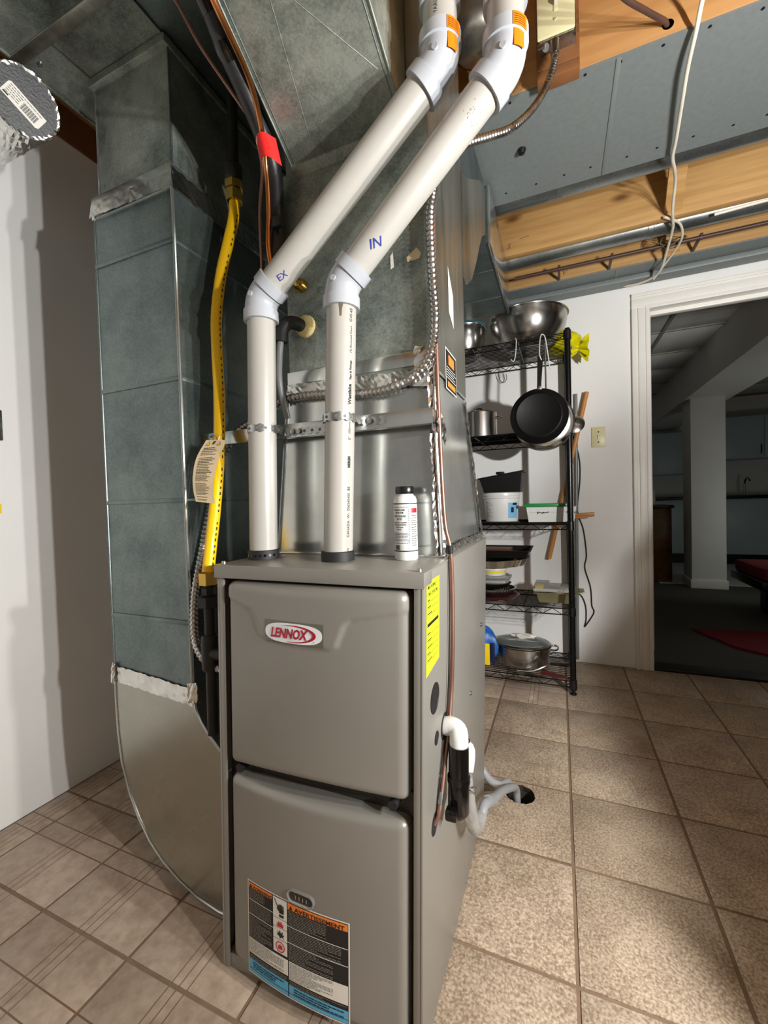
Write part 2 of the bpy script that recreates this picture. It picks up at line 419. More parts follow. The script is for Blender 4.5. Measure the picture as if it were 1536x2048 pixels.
# door casing
tr = struct_root('trim_1', 'white door casing')
def casing(name, x0, x1, z0, z1, vert):
    c = MB()
    if vert:
        c.box(x0, x1, 2.676, 2.69, z0, z1, 'trim_paint', 0.003); c.box(x0, x0 + 0.018, 2.668, 2.678, z0, z1, 'trim_paint', 0.002); c.box(x0 + 0.03, x1 - 0.008, 2.671, 2.677, z0, z1, 'trim_paint', 0.002)
    else:
        c.box(x0, x1, 2.676, 2.69, z0, z1, 'trim_paint', 0.003); c.box(x0, x1, 2.668, 2.678, z1 - 0.018, z1, 'trim_paint', 0.002); c.box(x0, x1, 2.671, 2.677, z0 + 0.008, z1 - 0.03, 'trim_paint', 0.002)
    return c.build(name, tr)
casing('side_casing', 0.384, 0.450, 0.0, 1.995, True); casing('side_casing', 1.305, 1.371, 0.0, 1.995, True); casing('head_casing', 0.384, 1.371, 1.995, 2.074, False)
b = MB(); b.box(0.450, 0.470, 2.674, 2.81, 0.0, 1.985, 'trim_paint', 0.002); b.build('jamb', tr)
b = MB(); b.box(1.285, 1.305, 2.674, 2.81, 0.0, 1.985, 'trim_paint', 0.002); b.build('jamb', tr)
b = MB(); b.box(0.450, 1.305, 2.674, 2.81, 1.985, 2.004, 'trim_paint', 0.002); b.build('head_jamb', tr)
b = MB(); b.box(0.470, 1.285, 2.725, 2.765, 1.962, 1.985, 'trim_paint', 0.004); b.build('door_stop', tr)
b = MB(); b.box(0.470, 0.482, 2.725, 2.765, 0.10, 1.962, 'trim_paint', 0.003); b.build('door_stop', tr)
b = MB(); b.box(0.455, 1.30, 2.69, 2.80, 0.0005, 0.012, 'iron_pipe', 0.003); b.build('threshold', tr)

# ---- ceiling: subfloor, joists, nailed sheets closing joist bays
ce = struct_root('ceiling', 'open basement ceiling of wooden joists')
b = MB(); b.box(-1.7, 3.1, -1.7, 2.8, 2.42, 2.45, 'subfloor'); b.build('subfloor', ce)
for k, (y, mt) in enumerate(((1.31, 'joist_orange'), (1.72, 'joist_wood'), (2.15, 'joist_wood'), (2.50, 'joist_wood'), (0.90, 'joist_wood'), (0.49, 'joist_wood'), (0.08, 'joist_wood'), (-0.33, 'joist_wood'))):
    b = MB(); b.box(-0.75 if y > 1.2 else -0.20, 3.0, y, y + 0.038, 2.156, 2.42, mt, 0.002); jo = b.build('joist', ce)
    if y in (2.15, 2.50):   # carpenter's pencil marks
        fm = frame_fn((0, y - 0.0006, 0), (1, 0, 0), (0, 0, 1)); q = MB()
        if y == 2.15: q.text('S', 0.034, (-0.214, 2.190), fm, 'ink_soft', shear=0.3); q.poly2([(-0.155, 2.222), (-0.112, 2.229), (-0.112, 2.2315), (-0.155, 2.2245)], fm, 'ink_soft')
        else: q.text('V', 0.036, (0.030, 2.176), fm, 'ink_soft', shear=0.5)
        q.build('pencil_mark', jo, smooth=0)
def sheet(y0, y1, x0, x1, seam):
    s_ = MB(); s_.box(x0, x1, y0, y1, 2.1495, 2.156, 'pan_panel'); o = s_.build('bay_sheet', ce, label='grey sheet nailed under the joists')
    for q in seam:
        s2 = MB(); s2.box(q - 0.006, q + 0.006, y0 + 0.002, y1 - 0.002, 2.1475, 2.1496, 'pan_panel', 0.0008); s2.build('seam_strip', o)
    return o
sh1 = sheet(1.312, 1.758, -0.75, 3.0, (0.168, 0.86, 1.5))
nail = MB(); nail.lathe([(0.0, -0.0015), (0.004, -0.001), (0.0042, 0.0)], 'nail_mat', seg=8); no = nail.build('nail', None); nm = no.data; bpy.data.objects.remove(no)
for yy, ph in ((1.328, 0.05), (1.70, 0.0)):
    for k in range(14):
        o = bpy.data.objects.new('nail', nm); COL.objects.link(o); o.parent = sh1; o.location = (-0.16 + ph + k * 0.098 + random.uniform(-0.012, 0.012), yy + random.uniform(-0.004, 0.004), 2.1495)
b = MB(); b.lathe([(0.0, -0.016), (0.009, -0.014), (0.013, -0.006), (0.014, 0.0)], 'black_plastic', (-0.096, 1.515, 2.1495), 18); b.build('plug', sh1, label='black round plug')
sheet(2.505, 2.684, -0.75, 3.0, (0.30,))
b = MB(); b.box(-0.75, 3.0, 2.60, 2.684, 2.120, 2.149, 'pan_panel', 0.006); b.build('bay_sheet', ce)
# crossed bridging strips between the joists
def strut(p, q, wd=0.062, th=0.018):
    p, q = V(p), V(q); d = (q - p).normalized(); sx = V((1, 0, 0)); up = d.cross(sx).normalized(); s_ = MB()
    vs = [p + sx * a * wd / 2 + up * c * th / 2 for a, c in ((-1, -1), (1, -1), (1, 1), (-1, 1))]; vt = [v + (q - p) for v in vs]
    s_.hexa(vs, vt, 'joist_wood'); return s_.build('bridging_strip', ce)
strut((0.435, 1.775, 2.40), (0.465, 2.145, 2.175)); strut((0.36, 2.145, 2.40), (0.39, 1.765, 2.19))
strut((0.50, 2.20, 2.40), (0.535, 2.49, 2.172)); strut((0.44, 2.49, 2.40), (0.455, 2.20, 2.19))

# ---- the dark room beyond the doorway
b = MB(); b.box(-2.0, 6.0, 2.80, 8.4, -0.05, 0.0, 'carpet'); struct(b.build('floor_far'), 'dark grey carpet beyond the doorway')
b = MB(); b.box(1.0, 6.0, 5.35, 8.4, 0.0, 0.006, 'kitchen_floor'); struct(b.build('floor_kitchen'), 'pale kitchen floor at the far end')
cf = struct_root('ceiling_far', 'suspended ceiling of pale panels beyond the doorway')
b = MB(); b.box(-2.0, 6.0, 2.80, 8.4, 2.33, 2.40, 'subfloor'); b.build('ceiling_deck', cf)
pm = MB(); pm.box(-0.296, 0.296, -0.296, 0.296, 0, 0.012, 'tile_white', 0.002); po = pm.build('ceiling_panel', None); pmd = po.data; bpy.data.objects.remove(po)
for i in range(7):
    for j in range(7):
        o = bpy.data.objects.new('ceiling_panel', pmd); COL.objects.link(o); o.parent = cf; o.location = (-0.40 + 0.61 * i + 0.28, 2.80 + 0.31 + 0.61 * j, 2.284)
for i in range(8):
    x = -0.425 + 0.61 * i - 0.003 + 0.0
    b = MB(); b.box(x - 0.012, x + 0.012, 2.80, 7.1, 2.272, 2.284, 'tbar'); b.build('tee_bar', cf)
for j in range(8):
    y = 2.805 + 0.61 * j; b = MB(); b.box(-0.5, 3.9, y - 0.008, y + 0.008, 2.276, 2.284, 'tbar'); b.build('tee_bar', cf)
b = MB(); b.box(-2.1, -2.0, 2.80, 8.4, 0, 2.4, 'wall_paint'); struct(b.build('wall_far_left'))
b = MB(); b.box(-2.0, 6.0, 7.502, 7.6, 0, 2.4, 'wall_paint'); struct(b.build('wall_far_back'))
b = MB(); b.box(6.0, 6.1, 2.80, 8.4, 0, 2.4, 'wall_paint'); struct(b.build('wall_far_right'))
b = MB(); b.box(1.245, 1.535, 5.15, 5.45, 0.0, 2.0, 'wall_paint', 0.004); col_o = struct(b.build('wall_column'), 'white square column beyond the doorway')
b = MB(); b.box(1.232, 1.548, 5.137, 5.463, 0.0, 0.09, 'trim_paint', 0.006); b.build('baseboard', col_o)
b = MB(); b.box(1.20, 1.62, 2.80, 8.4, 1.93, 2.33, 'wall_paint'); struct(b.build('wall_beam'), 'white boxed beam carried by the far column')
# kitchen run
def cabinet(name, label, x0, x1, y0, y1, z0, z1, doors, cat='cabinet', grp='kitchen cabinets in the dark far room'):
    t = thing(name, label, cat, ((x0 + x1) / 2, (y0 + y1) / 2, z0), grp)
    q = MB(); q.box(x0, x1, y0 + 0.02, y1, z0, z1, 'kitchen_front'); q.build('body', t)
    wd = (x1 - x0) / doors
    for k in range(doors):
        d = MB(); d.box(x0 + wd * k + 0.004, x0 + wd * (k + 1) - 0.004, y0, y0 + 0.019, z0 + 0.01, z1 - 0.01, 'kitchen_front', 0.003); do = d.build('door', t)
        hx = x0 + wd * (k + 1) - 0.04 if k % 2 == 0 else x0 + wd * k + 0.04; zc = z1 - 0.16 if z0 < 1 else z0 + 0.12
        h = MB(); h.rod([(hx, y0, zc - 0.06), (hx, y0 - 0.025, zc - 0.05), (hx, y0 - 0.025, zc + 0.05), (hx, y0, zc + 0.06)], 0.006, 'black_metal'); h.build('handle', do)
    return t
cabinet('base_cabinet', 'pale low cabinet with two doors under the far sink', 2.05, 3.05, 6.9, 7.5, 0.14, 0.88, 2)
cabinet('base_cabinet', 'single pale low cabinet glimpsed between column and doorpost', 1.05, 1.72, 6.9, 7.5, 0.14, 0.88, 1)
cabinet('upper_cabinet', 'pale upper cabinet hanging over the far sink', 2.05, 3.05, 7.15, 7.5, 1.42, 2.0, 2)
cabinet('upper_cabinet', 'pale upper cabinet glimpsed between column and doorpost', 1.15, 1.72, 7.15, 7.5, 1.25, 1.85, 1)
b = MB(); b.box(1.05, 3.2, 6.86, 7.5, 0.882, 0.925, 'counter_black', 0.004); tag(b.build('worktop'), 'black worktop along the far kitchen wall', 'worktop')
b = MB(); b.box(2.06, 3.04, 6.95, 7.4, 0.002, 0.138, 'black_metal'); b.box(1.06, 1.70, 6.95, 7.4, 0.008, 0.138, 'black_metal'); b.v = [(x, y, max(z, 0.007)) for x, y, z in b.v]
tag(b.build('toe_kick'), 'black toe kick below the far kitchen cabinets', 'plinth')
b = MB(); b.tube([(2.35, 7.2, 0.926), (2.35, 7.2, 1.10), (2.35, 7.12, 1.16), (2.35, 7.03, 1.12)], 0.012, 'stainless', 8, 0.02); tag(b.build('kitchen_faucet'), 'tall kitchen faucet on the black far worktop', 'faucet')
t = thing('kitchen_counter_stool', 'dark wooden cabinet just inside the doorway, a white box on it', 'cabinet', (0.95, 5.6, 0))
b = MB(); b.box(0.72, 1.13, 5.4, 5.9, 0.008, 0.82, 'brown_glass', 0.01); b.build('body', t)
b = MB(); b.box(0.70, 1.15, 5.38, 5.92, 0.82, 0.85, 'counter_black', 0.004); b.build('top', t)
b = MB(); b.box(0.82, 1.0, 5.5, 5.7, 0.852, 1.02, 'white_plastic', 0.01); tag(b.build('white_box'), 'white box standing on the dark cabinet beyond the doorway', 'box')
t = thing('area_rug', 'red rug with a dark blotch on the far carpet', 'rug', (1.5, 3.5, 0))
b = MB(); b.prism([(0.86, 3.56), (1.0, 3.22), (1.28, 3.0), (2.6, 3.0), (2.6, 3.62), (1.3, 3.62)], 2, 0.0005, 0.014, 'rug_red'); b.build('pile', t)
t = thing('ottoman', 'dark low table with a red cushion on the far carpet', 'table', (1.75, 4.0, 0))
b = MB(); b.box(1.32, 2.3, 3.75, 4.35, 0.26, 0.33, 'black_metal', 0.01); b.build('frame', t)
for q in ((1.55, 3.95), (2.2, 3.95), (1.55, 4.25), (2.2, 4.25)):
    b = MB(); b.box(q[0] - 0.05, q[0] + 0.05, q[1] - 0.05, q[1] + 0.05, 0.001, 0.26, 'black_metal'); b.build('leg', t)
b = MB(); b.box(1.34, 2.28, 3.77, 4.33, 0.33, 0.42, 'rug_red', 0.02); b.build('cushion', t)
b = MB(); b.lathe([(0.0, 0), (0.028, 0.002), (0.03, 0.02), (0.012, 0.03), (0.012, 0.06)], 'brass', (0.51, 2.83, 0.985), 16, Matrix.Rotation(-PI / 2, 3, 'Y'))
# unseen fill light, added to brighten the far room
fl = bpy.data.lights.new('far_room_fill', 'POINT'); fl.energy = 6.5; fl.color = (0.92, 1.0, 0.92); fl.shadow_soft_size = 0.15
fo = bpy.data.objects.new('far_room_fill', fl); COL.objects.link(fo); fo.location = (2.1, 4.1, 0.75)

# ================================================================== WORK LAMP (stands beside the camera)
t = thing('work_lamp', 'three headed work lamp on a black stand beside the camera', 'lamp', (0.95, 0.30, 0))
b = MB(); b.cyl((0.95, 0.32, 0.03), (0.95, 0.32, 1.13), 0.014, 'black_metal', 12); b.build('pole', t)
for k in range(3):
    a_ = 2 * PI * k / 3; b = MB(); b.rod([(0.95, 0.32, 0.30), (0.95 + 0.28 * math.cos(a_), 0.32 + 0.28 * math.sin(a_), 0.012)], 0.011, 'black_metal', 8); b.build('leg', t)
b = MB(); b.rod([LAMP_POS[0] - LAMP_AIM * 0.07, LAMP_POS[2] - LAMP_AIM * 0.07], 0.011, 'black_metal', 8); b.build('crossbar', t)
for k, p in enumerate(LAMP_POS):
    Q = LAMP_AIM.to_track_quat('Z', 'Y').to_matrix()
    b = MB(); b.lathe([(0.0, -0.075), (0.035, -0.07), (0.055, -0.03), (0.058, -0.024), (0.0, -0.024)], 'black_metal', p, 24, Q); h = b.build('head', t)
    b = MB(); b.lathe([(0.0, -0.0235), (0.052, -0.0235), (0.0, -0.0225)], 'lamp_lens', p, 24, Q); b.build('lens', h)
    lamp_light(k, p, None)

# ================================================================== FURNACE
FZ = 0.860
def sh(p): return (p[0] - 0.030 * (FZ - p[2]), p[1], p[2])
FL, FR, FY0, FY1 = -0.652, -0.207, 0.655, 1.292
fu = thing('furnace', 'grey gas furnace cabinet with two front doors and a red-lettered badge', 'furnace', (-0.44, 0.97, 0))
b = MB(); b.box(FL + 0.006, FR - 0.006, FY0 + 0.028, FY1, 0.012, 0.838, 'furnace_gap_shade', fn=sh); b.build('inner_frame', fu)
def side_panel(x0, x1, inner):
    q = MB(); q.box(x0, x1, FY0, FY1, 0.004, 0.8592, 'furnace_paint', 0.003, fn=sh)
    xa, xb = (x1 - 0.001, x1 + 0.012) if inner > 0 else (x0 - 0.012, x0 + 0.001)
    q.box(xa, xb, FY0 + 0.0005, FY0 + 0.006, 0.004, 0.846, 'furnace_paint', 0.002, fn=sh); return q.build('side_panel', fu)
side_panel(FL, FL + 0.006, 1); spr = side_panel(FR - 0.006, FR, -1)
b = MB(); b.box(FL + 0.004, FR - 0.004, FY1 - 0.001, FY1 + 0.004, 0.004, 0.846, 'furnace_paint', fn=sh); b.build('back_panel', fu)
b = MB(); b.box(FL + 0.010, FR - 0.010, FY0 + 0.004, FY0 + 0.03, 0.002, 0.034, 'furnace_paint', 0.002, fn=sh); b.build('base_rail', fu)
b = MB(); b.box(FL + 0.012, FR - 0.012, FY0 + 0.022, FY0 + 0.03, 0.425, 0.470, 'furnace_gap_shade', 0.001, fn=sh); b.build('mid_rail', fu)  # rail coloured dark to stand in for shade below the upper door
b = MB(); b.box(FL - 0.002, FR + 0.002, FY0 - 0.005, FY1 + 0.002, 0.8595, 0.862, 'furnace_paint', 0.001, fn=sh); b.box(FL - 0.002, FR + 0.002, FY0 - 0.0055, FY0 - 0.003, 0.835, 0.861, 'furnace_paint', 0.001, fn=sh)
b.box(FR, FR + 0.0022, FY0 - 0.005, FY0 + 0.04, 0.837, 0.861, 'furnace_paint', 0.0008, fn=sh); top = b.build('top_cover', fu)
for q in ((FL + 0.012, FY0 + 0.008), (FR - 0.010, FY0 + 0.008)):
    b = MB(); b.lathe([(0.0045, 0), (0.0045, 0.004), (0.003, 0.006), (0, 0.006)], 'strap_mat', sh((q[0], q[1], 0.862)), 10); b.build('screw', top)
# bowed doors
DX0, DX1, DYE = -0.6225, -0.2335, 0.652
def bow(x):
    u = (x - (DX0 + DX1) / 2) / ((DX1 - DX0) / 2); return 0.020 * max(0.0, 1 - u * u)
EMB = [(-0.64, 0.803), (-0.553, 0.780), (-0.541, 0.770), (-0.524, 0.735), (-0.512, 0.727), (-0.372, 0.722), (-0.360, 0.727), (-0.344, 0.768), (-0.334, 0.776), (-0.22, 0.798)]
def emb_h(x, z):
    """raised brow around the badge on the upper door"""
    for (xa, za), (xb, zb) in zip(EMB, EMB[1:]):
        if xa <= x <= xb:
            zl = za + (zb - za) * (x - xa) / (xb - xa); sl = (zb - za) / (xb - xa)
            d = (z - zl) / math.sqrt(1 + sl * sl); return 0.0042 * min(1, max(0, (d + 0.003) / 0.006))
    return 0.0
def door_front(x, z, upper): return DYE - bow(x) - (emb_h(x, z) if upper else 0.0)
def make_door(name, z0f, z1f, upper, rad=0.016, nu=90, nv=90):
    def params(n):
        e = [0.0, 0.03, 0.08, 0.16, 0.28, 0.45, 0.7, 1.0]; ein = [rad * k for k in e]; return ein
    W_ = DX1 - DX0; ein = params(0)
    us = ein + [rad + (W_ - 2 * rad) * k / (nu - 16) for k in range(1, nu - 16)] + [W_ - k for k in reversed(ein)]
    d = MB(); vs = []; nU = len(us); rows = []
    tv = [k / (nv - 16) for k in range(1, nv - 16)]
    for jv in range(8 + len(tv) + 8):
        row = []
        for u in us:
            x = DX0 + u; z0, z1 = z0f(x), z1f(x)
            z = z0 + ein[jv] if jv < 8 else (z1 - ein[7 - (jv - 8 - len(tv))] if jv >= 8 + len(tv) else z0 + rad + (z1 - z0 - 2 * rad) * tv[jv - 8])
            du, dv = min(u, W_ - u), min(z - z0, z1 - z); 
            a_ = max(0.0, rad - du); c_ = max(0.0, rad - dv); r_ = min(rad, math.hypot(a_, c_))
            drop = rad - math.sqrt(max(0.0, rad * rad - r_ * r_))
            if a_ > 0 and c_ > 0 and math.hypot(a_, c_) > rad:   # pull outer corner in: rounded corner
                k = rad / math.hypot(a_, c_); x = x + (a_ - a_ * k) * (1 if u < W_ / 2 else -1); z = z + (c_ - c_ * k) * (1 if z - z0 < z1 - z else -1)
            row.append(sh((x, door_front(x, z, upper) + drop, z)))
        rows.append(row)
    for r_ in rows: vs += r_
    nV = len(rows); fs = [(j * nU + i, j * nU + i + 1, (j + 1) * nU + i + 1, (j + 1) * nU + i) for j in range(nV - 1) for i in range(nU - 1)]
    o = len(vs); loop = [i for i in range(nU)] + [j * nU + nU - 1 for j in range(1, nV)] + [(nV - 1) * nU + i for i in range(nU - 2, -1, -1)] + [j * nU for j in range(nV - 2, 0, -1)]
    vs += [(vs[i][0], FY0 + 0.024, vs[i][2]) for i in loop]; L_ = len(loop)
    fs += [(loop[(k + 1) % L_], loop[k], o + k, o + (k + 1) % L_) for k in range(L_)] + [tuple(o + k for k in range(L_))]
    d.add(vs, fs, 'furnace_paint'); return d.build(name, fu, smooth=50)
udoor = make_door('upper_door', lambda x: 0.452 + 0.012 * (1 - (2 * (x - DX0) / (DX1 - DX0) - 1) ** 2) + 0.012 * (x - DX0) / (DX1 - DX0), lambda x: 0.829, True)
ldoor = make_door('lower_door', lambda x: 0.040, lambda x: 0.430, False)
for q in ((-0.597, 0.446), (-0.262, 0.455)):
    b = MB(); b.cyl(sh((q[0], FY0 - 0.003, q[1])), sh((q[0], FY0 + 0.03, q[1])), 0.009, 'black_rubber', 14); b.build('latch', fu)
# badge
def ds(up, off): return lambda p: sh((p[0], door_front(p[0], p[1], up) - off, p[1]))
b = MB(); cxl, czl = -0.4475, 0.7455
b.patch(cxl - 0.064, cxl + 0.064, czl - 0.0212, czl + 0.0212, ds(True, 0.0006), 'logo_plate_mat', 16, 4)
def sellipse(rx, rz, n=48, e=2.7): return [(cxl + rx * abs(math.cos(a)) ** (2 / e) * (1 if math.cos(a) >= 0 else -1), czl + rz * abs(math.sin(a)) ** (2 / e) * (1 if math.sin(a) >= 0 else -1)) for a in [2 * PI * k / n for k in range(n)]]
f1 = ds(True, 0.0012)
pe = sellipse(0.0625, 0.0186); b.add([f1((cxl, czl))] + [f1(p) for p in pe], [(0, k + 1, (k + 1) % 48 + 1) for k in range(48)], 'logo_white')
f2 = ds(True, 0.0017)
b.text('LENNOX', 0.0245, (cxl - 0.0495, czl - 0.0090), f2, 'logo_red', shear=0.25, bold=0.035, sx=0.79, sub=0.006)
sw = []; N_ = 40
for k in range(N_ + 1):
    a_ = math.radians(118 - 222 * k / N_); wd = 0.0062 * math.sin(PI * k / N_) ** 0.9 + 0.0004
    ro = 1.0; px = cxl - 0.001 + 0.0475 * math.cos(a_) * 1.0; pz = czl - 0.0005 + 0.0150 * math.sin(a_)
    sw.append(((px + wd * 0.55 * math.cos(a_), pz + wd * 0.28 * math.sin(a_)), (px - wd * 0.55 * math.cos(a_) * 1.0, pz - wd * 0.28 * math.sin(a_))))
for k in range(N_): b.poly2([sw[k][0], sw[k + 1][0], sw[k + 1][1], sw[k][1]], f2, 'logo_red')
b.lathe([(0.0011, 0), (0, 0.0002)], 'logo_red', f2((cxl + 0.0455, czl - 0.0115)), 8, Matrix.Rotation(PI / 2, 3, 'X'))
b.build('badge', udoor, smooth=0, label='white oval badge with red lettering')
# viewing window on the lower door
b = MB(); wx, wz = -0.437, 0.247; f3 = ds(False, 0.0)
def oval(rx, rz, n=28): return [(wx + (rx - rz) * (1 if math.cos(a) > 0 else -1) + rz * math.cos(a), wz + rz * math.sin(a)) for a in [2 * PI * (k + 0.5) / n for k in range(n)]]
for (ra, rb, oa, ob, mt) in ((0.030, 0.0125, 0.000, 0.0045, 'clear_plastic'), (0.030, 0.0125, 0.0045, 0.0045, 'clear_plastic')):
    A_ = [ds(False, oa)(p) for p in oval(0.030, 0.0125)]; B_ = [ds(False, 0.0045)(p) for p in oval(0.0285, 0.011)]; n = len(A_)
    b.add(A_ + B_, [(k, (k + 1) % n, (k + 1) % n + n, k + n) for k in range(n)], 'clear_plastic')
C_ = [ds(False, 0.0045)(p) for p in oval(0.0285, 0.011)]; D_ = [ds(False, 0.0030)(p) for p in oval(0.026, 0.009)]; n = len(C_)
b.add(C_ + D_, [(k, (k + 1) % n, (k + 1) % n + n, k + n) for k in range(n)], 'clear_plastic'); b.add([ds(False, 0.0012)(p) for p in oval(0.0262, 0.0092)], [tuple(range(n))], 'furnace_gap_shade')
for k in range(4): b.patch(wx - 0.012 + k * 0.008, wx - 0.010 + k * 0.008, wz - 0.005, wz + 0.003, ds(False, 0.0022), 'ink_grey')
b.build('sight_window', ldoor, label='clear oval sight window')
# warning label
LX0, LX1, LZ0, LZ1 = -0.571, -0.337, 0.040, 0.232
def lp(off):
    g = ds(False, off)
    return lambda p: g((LX0 + p[0] * (LX1 - LX0), LZ1 - p[1] * (LZ1 - LZ0)))
b = MB(); l0, l1, l2, l3 = lp(0.0005), lp(0.0009), lp(0.0013), lp(0.0019)
b.patch(0, 1, 0, 1, l0, 'ink_white', 24, 2)
def blk(u0, u1, v0, v1, mt, f=l1): b.patch(u0, u1, v0, v1, f, mt, max(1, int((u1 - u0) * 40)), 1)
blk(0.012, 0.988, 0.012, 0.985, 'ink_black')
blk(0.018, 0.285, 0.018, 0.075, 'ink_orange', l2); blk(0.445, 0.985, 0.018, 0.085, 'ink_orange', l2)
b.text('WARNING', 0.050, (0.066, 0.070), lambda p: l3((p[0], 0.140 - p[1])), 'ink_black', bold=0.02, sx=0.92, sub=0.02)
b.text('AVERTISSEMENT', 0.060, (0.512, 0.063), lambda p: l3((p[0], 0.142 - p[1])), 'ink_black', bold=0.02, sx=1.02, sub=0.02)
for ux, vz in ((0.026, 0.068), (0.460, 0.077)): b.poly2([(ux, vz), (ux + 0.034, vz), (ux + 0.017, vz - 0.042)], l3, 'ink_black')
for v0, v1 in ((0.018, 0.225), (0.230, 0.320), (0.325, 0.440), (0.445, 0.585)): blk(0.293, 0.437, v0, v1, 'ink_white', l2)
# pictograms: hand with a lever, flame, burst, barred flame
for k in range(4): blk(0.352 + 0.014 * k, 0.363 + 0.014 * k, 0.07 + 0.008 * abs(k - 1.4), 0.13, 'ink_black', l3)
b.poly2([(0.350, 0.12), (0.408, 0.12), (0.404, 0.165), (0.360, 0.165)], l3, 'ink_black'); b.poly2([(0.350, 0.150), (0.334, 0.118), (0.340, 0.112), (0.360, 0.135)], l3, 'ink_black')
b.poly2([(0.305, 0.035), (0.312, 0.032), (0.352, 0.112), (0.344, 0.116)], l3, 'ink_black'); blk(0.358, 0.405, 0.178, 0.205, 'ink_black', l3)
b.poly2([(0.336, 0.310), (0.334, 0.272), (0.346, 0.285), (0.352, 0.246), (0.366, 0.276), (0.380, 0.243), (0.388, 0.28), (0.402, 0.268), (0.398, 0.310)], l3, 'ink_red')
b.poly2([(0.330, 0.395), (0.345, 0.385), (0.336, 0.352), (0.356, 0.376), (0.362, 0.335), (0.374, 0.374), (0.396, 0.345), (0.390, 0.380), (0.412, 0.376), (0.396, 0.398), (0.408, 0.425), (0.384, 0.405), (0.366, 0.425), (0.356, 0.404)], l3, 'ink_black')
R1 = [(0.366 + 0.046 * math.cos(2 * PI * k / 24), 0.515 + 0.056 * math.sin(2 * PI * k / 24)) for k in range(24)]; R2 = [(0.366 + 0.038 * math.cos(2 * PI * k / 24), 0.515 + 0.046 * math.sin(2 * PI * k / 24)) for k in range(24)]
for k in range(24): b.poly2([R1[k], R1[(k + 1) % 24], R2[(k + 1) % 24], R2[k]], l3, 'ink_red')
b.poly2([(0.346, 0.54), (0.344, 0.50), (0.356, 0.51), (0.364, 0.48), (0.374, 0.505), (0.386, 0.49), (0.388, 0.54)], l3, 'ink_red')
# rules and illegible lines
for (u0, u1, v) in ((0.018, 0.290, 0.195), (0.018, 0.290, 0.352), (0.440, 0.985, 0.252), (0.440, 0.985, 0.420)): blk(u0, u1, v, v + 0.007, 'ink_white', l2)
rt = random.Random(11)
def lines(u0, u1, v0, v1, step, mt, th=0.0045):
    v = v0
    while v < v1:
        end = u1 if rt.random() < 0.7 else u0 + (u1 - u0) * rt.uniform(0.35, 0.8); u = u0
        while u < end:
            ln = rt.uniform(0.012, 0.05); b.patch(u, min(end, u + ln), v, v + th, l3, mt, 1, 1); u += ln + 0.006
        v += step
lines(0.026, 0.20, 0.085, 0.19, 0.0155, 'ink_grey'); lines(0.026, 0.27, 0.212, 0.345, 0.0155, 'ink_grey'); lines(0.026, 0.275, 0.372, 0.60, 0.0155, 'ink_grey')
lines(0.452, 0.80, 0.095, 0.245, 0.0155, 'ink_grey'); lines(0.452, 0.93, 0.268, 0.415, 0.0155, 'ink_grey'); lines(0.452, 0.86, 0.435, 0.60, 0.0155, 'ink_grey')
blk(0.018, 0.442, 0.612, 0.775, 'ink_white', l2); blk(0.452, 0.985, 0.612, 0.80, 'ink_white', l2)
lines(0.026, 0.40, 0.622, 0.76, 0.0145, 'ink_black', 0.004); lines(0.460, 0.86, 0.622, 0.785, 0.0145, 'ink_black', 0.004)
lines(0.026, 0.43, 0.79, 0.83, 0.0145, 'ink_grey', 0.004); lines(0.46, 0.97, 0.812, 0.85, 0.0145, 'ink_grey', 0.004)
blk(0.018, 0.442, 0.838, 0.978, 'ink_cyan', l2); blk(0.452, 0.985, 0.855, 0.978, 'ink_cyan', l2)
lines(0.06, 0.40, 0.858, 0.92, 0.024, 'ink_black', 0.011); lines(0.50, 0.95, 0.872, 0.925, 0.024, 'ink_black', 0.011)
blk(0.018, 0.985, 0.936, 0.941, 'ink_black', l3)
b.build('warning_label', ldoor, smooth=0, label='black, orange and blue warning label')
# right side: yellow label, knock-outs, bolts
def sd(off):
    return lambda p: sh((FR + off, p[0], p[1]))
b = MB(); b.poly2([(0.668, 0.842), (0.749, 0.842), (0.749, 0.688), (0.668, 0.680)][::-1], sd(0.0006), 'label_yellow')
b.text('MISE EN SERVICE', 0.0085, (0.674, 0.829), sd(0.001), 'ink_black', bold=0.02, sx=0.85); b.text('START-UP RECORD', 0.0085, (0.674, 0.817), sd(0.001), 'ink_black', bold=0.02, sx=0.85)
b.patch(0.674, 0.742, 0.764, 0.770, sd(0.001), 'ink_black')
z = 0.806
while z > 0.695:
    if not 0.757 < z < 0.775: b.patch(0.674, 0.742, z, z + 0.0009, sd(0.001), 'ink_black'); b.patch(0.674, 0.674 + rt.uniform(0.015, 0.04), z + 0.0025, z + 0.0045, sd(0.001), 'ink_black')
    z -= 0.0115
b.build('service_label', spr, smooth=0, label='bright yellow printed label')
for (yy, zz, r_) in ((0.722, 0.622, 0.0275), (0.735, 0.541, 0.0125), (0.724, 0.386, 0.0195)):
    b = MB(); p_ = sh((FR, yy, zz)); b.lathe([(r_, 0.0), (r_, 0.0012), (r_ * 0.93, 0.0012), (r_ * 0.9, 0.0003), (0, 0.0003)], 'black_rubber', p_, 28, Matrix.Rotation(PI / 2, 3, 'Y')); b.v = [(x + 0.03 * (z - p_[2]), y, z) for x, y, z in b.v]; b.build('grommet', spr)
for (yy, zz) in ((1.05, 0.486), (0.757, 0.455), (0.975, 0.42), (1.2, 0.62)):
    b = MB(); b.lathe([(0.006, 0), (0.006, 0.003), (0.004, 0.005), (0, 0.005)], 'strap_mat', sh((FR, yy, zz)), 10, Matrix.Rotation(PI / 2, 3, 'Y')); b.build('screw', spr)

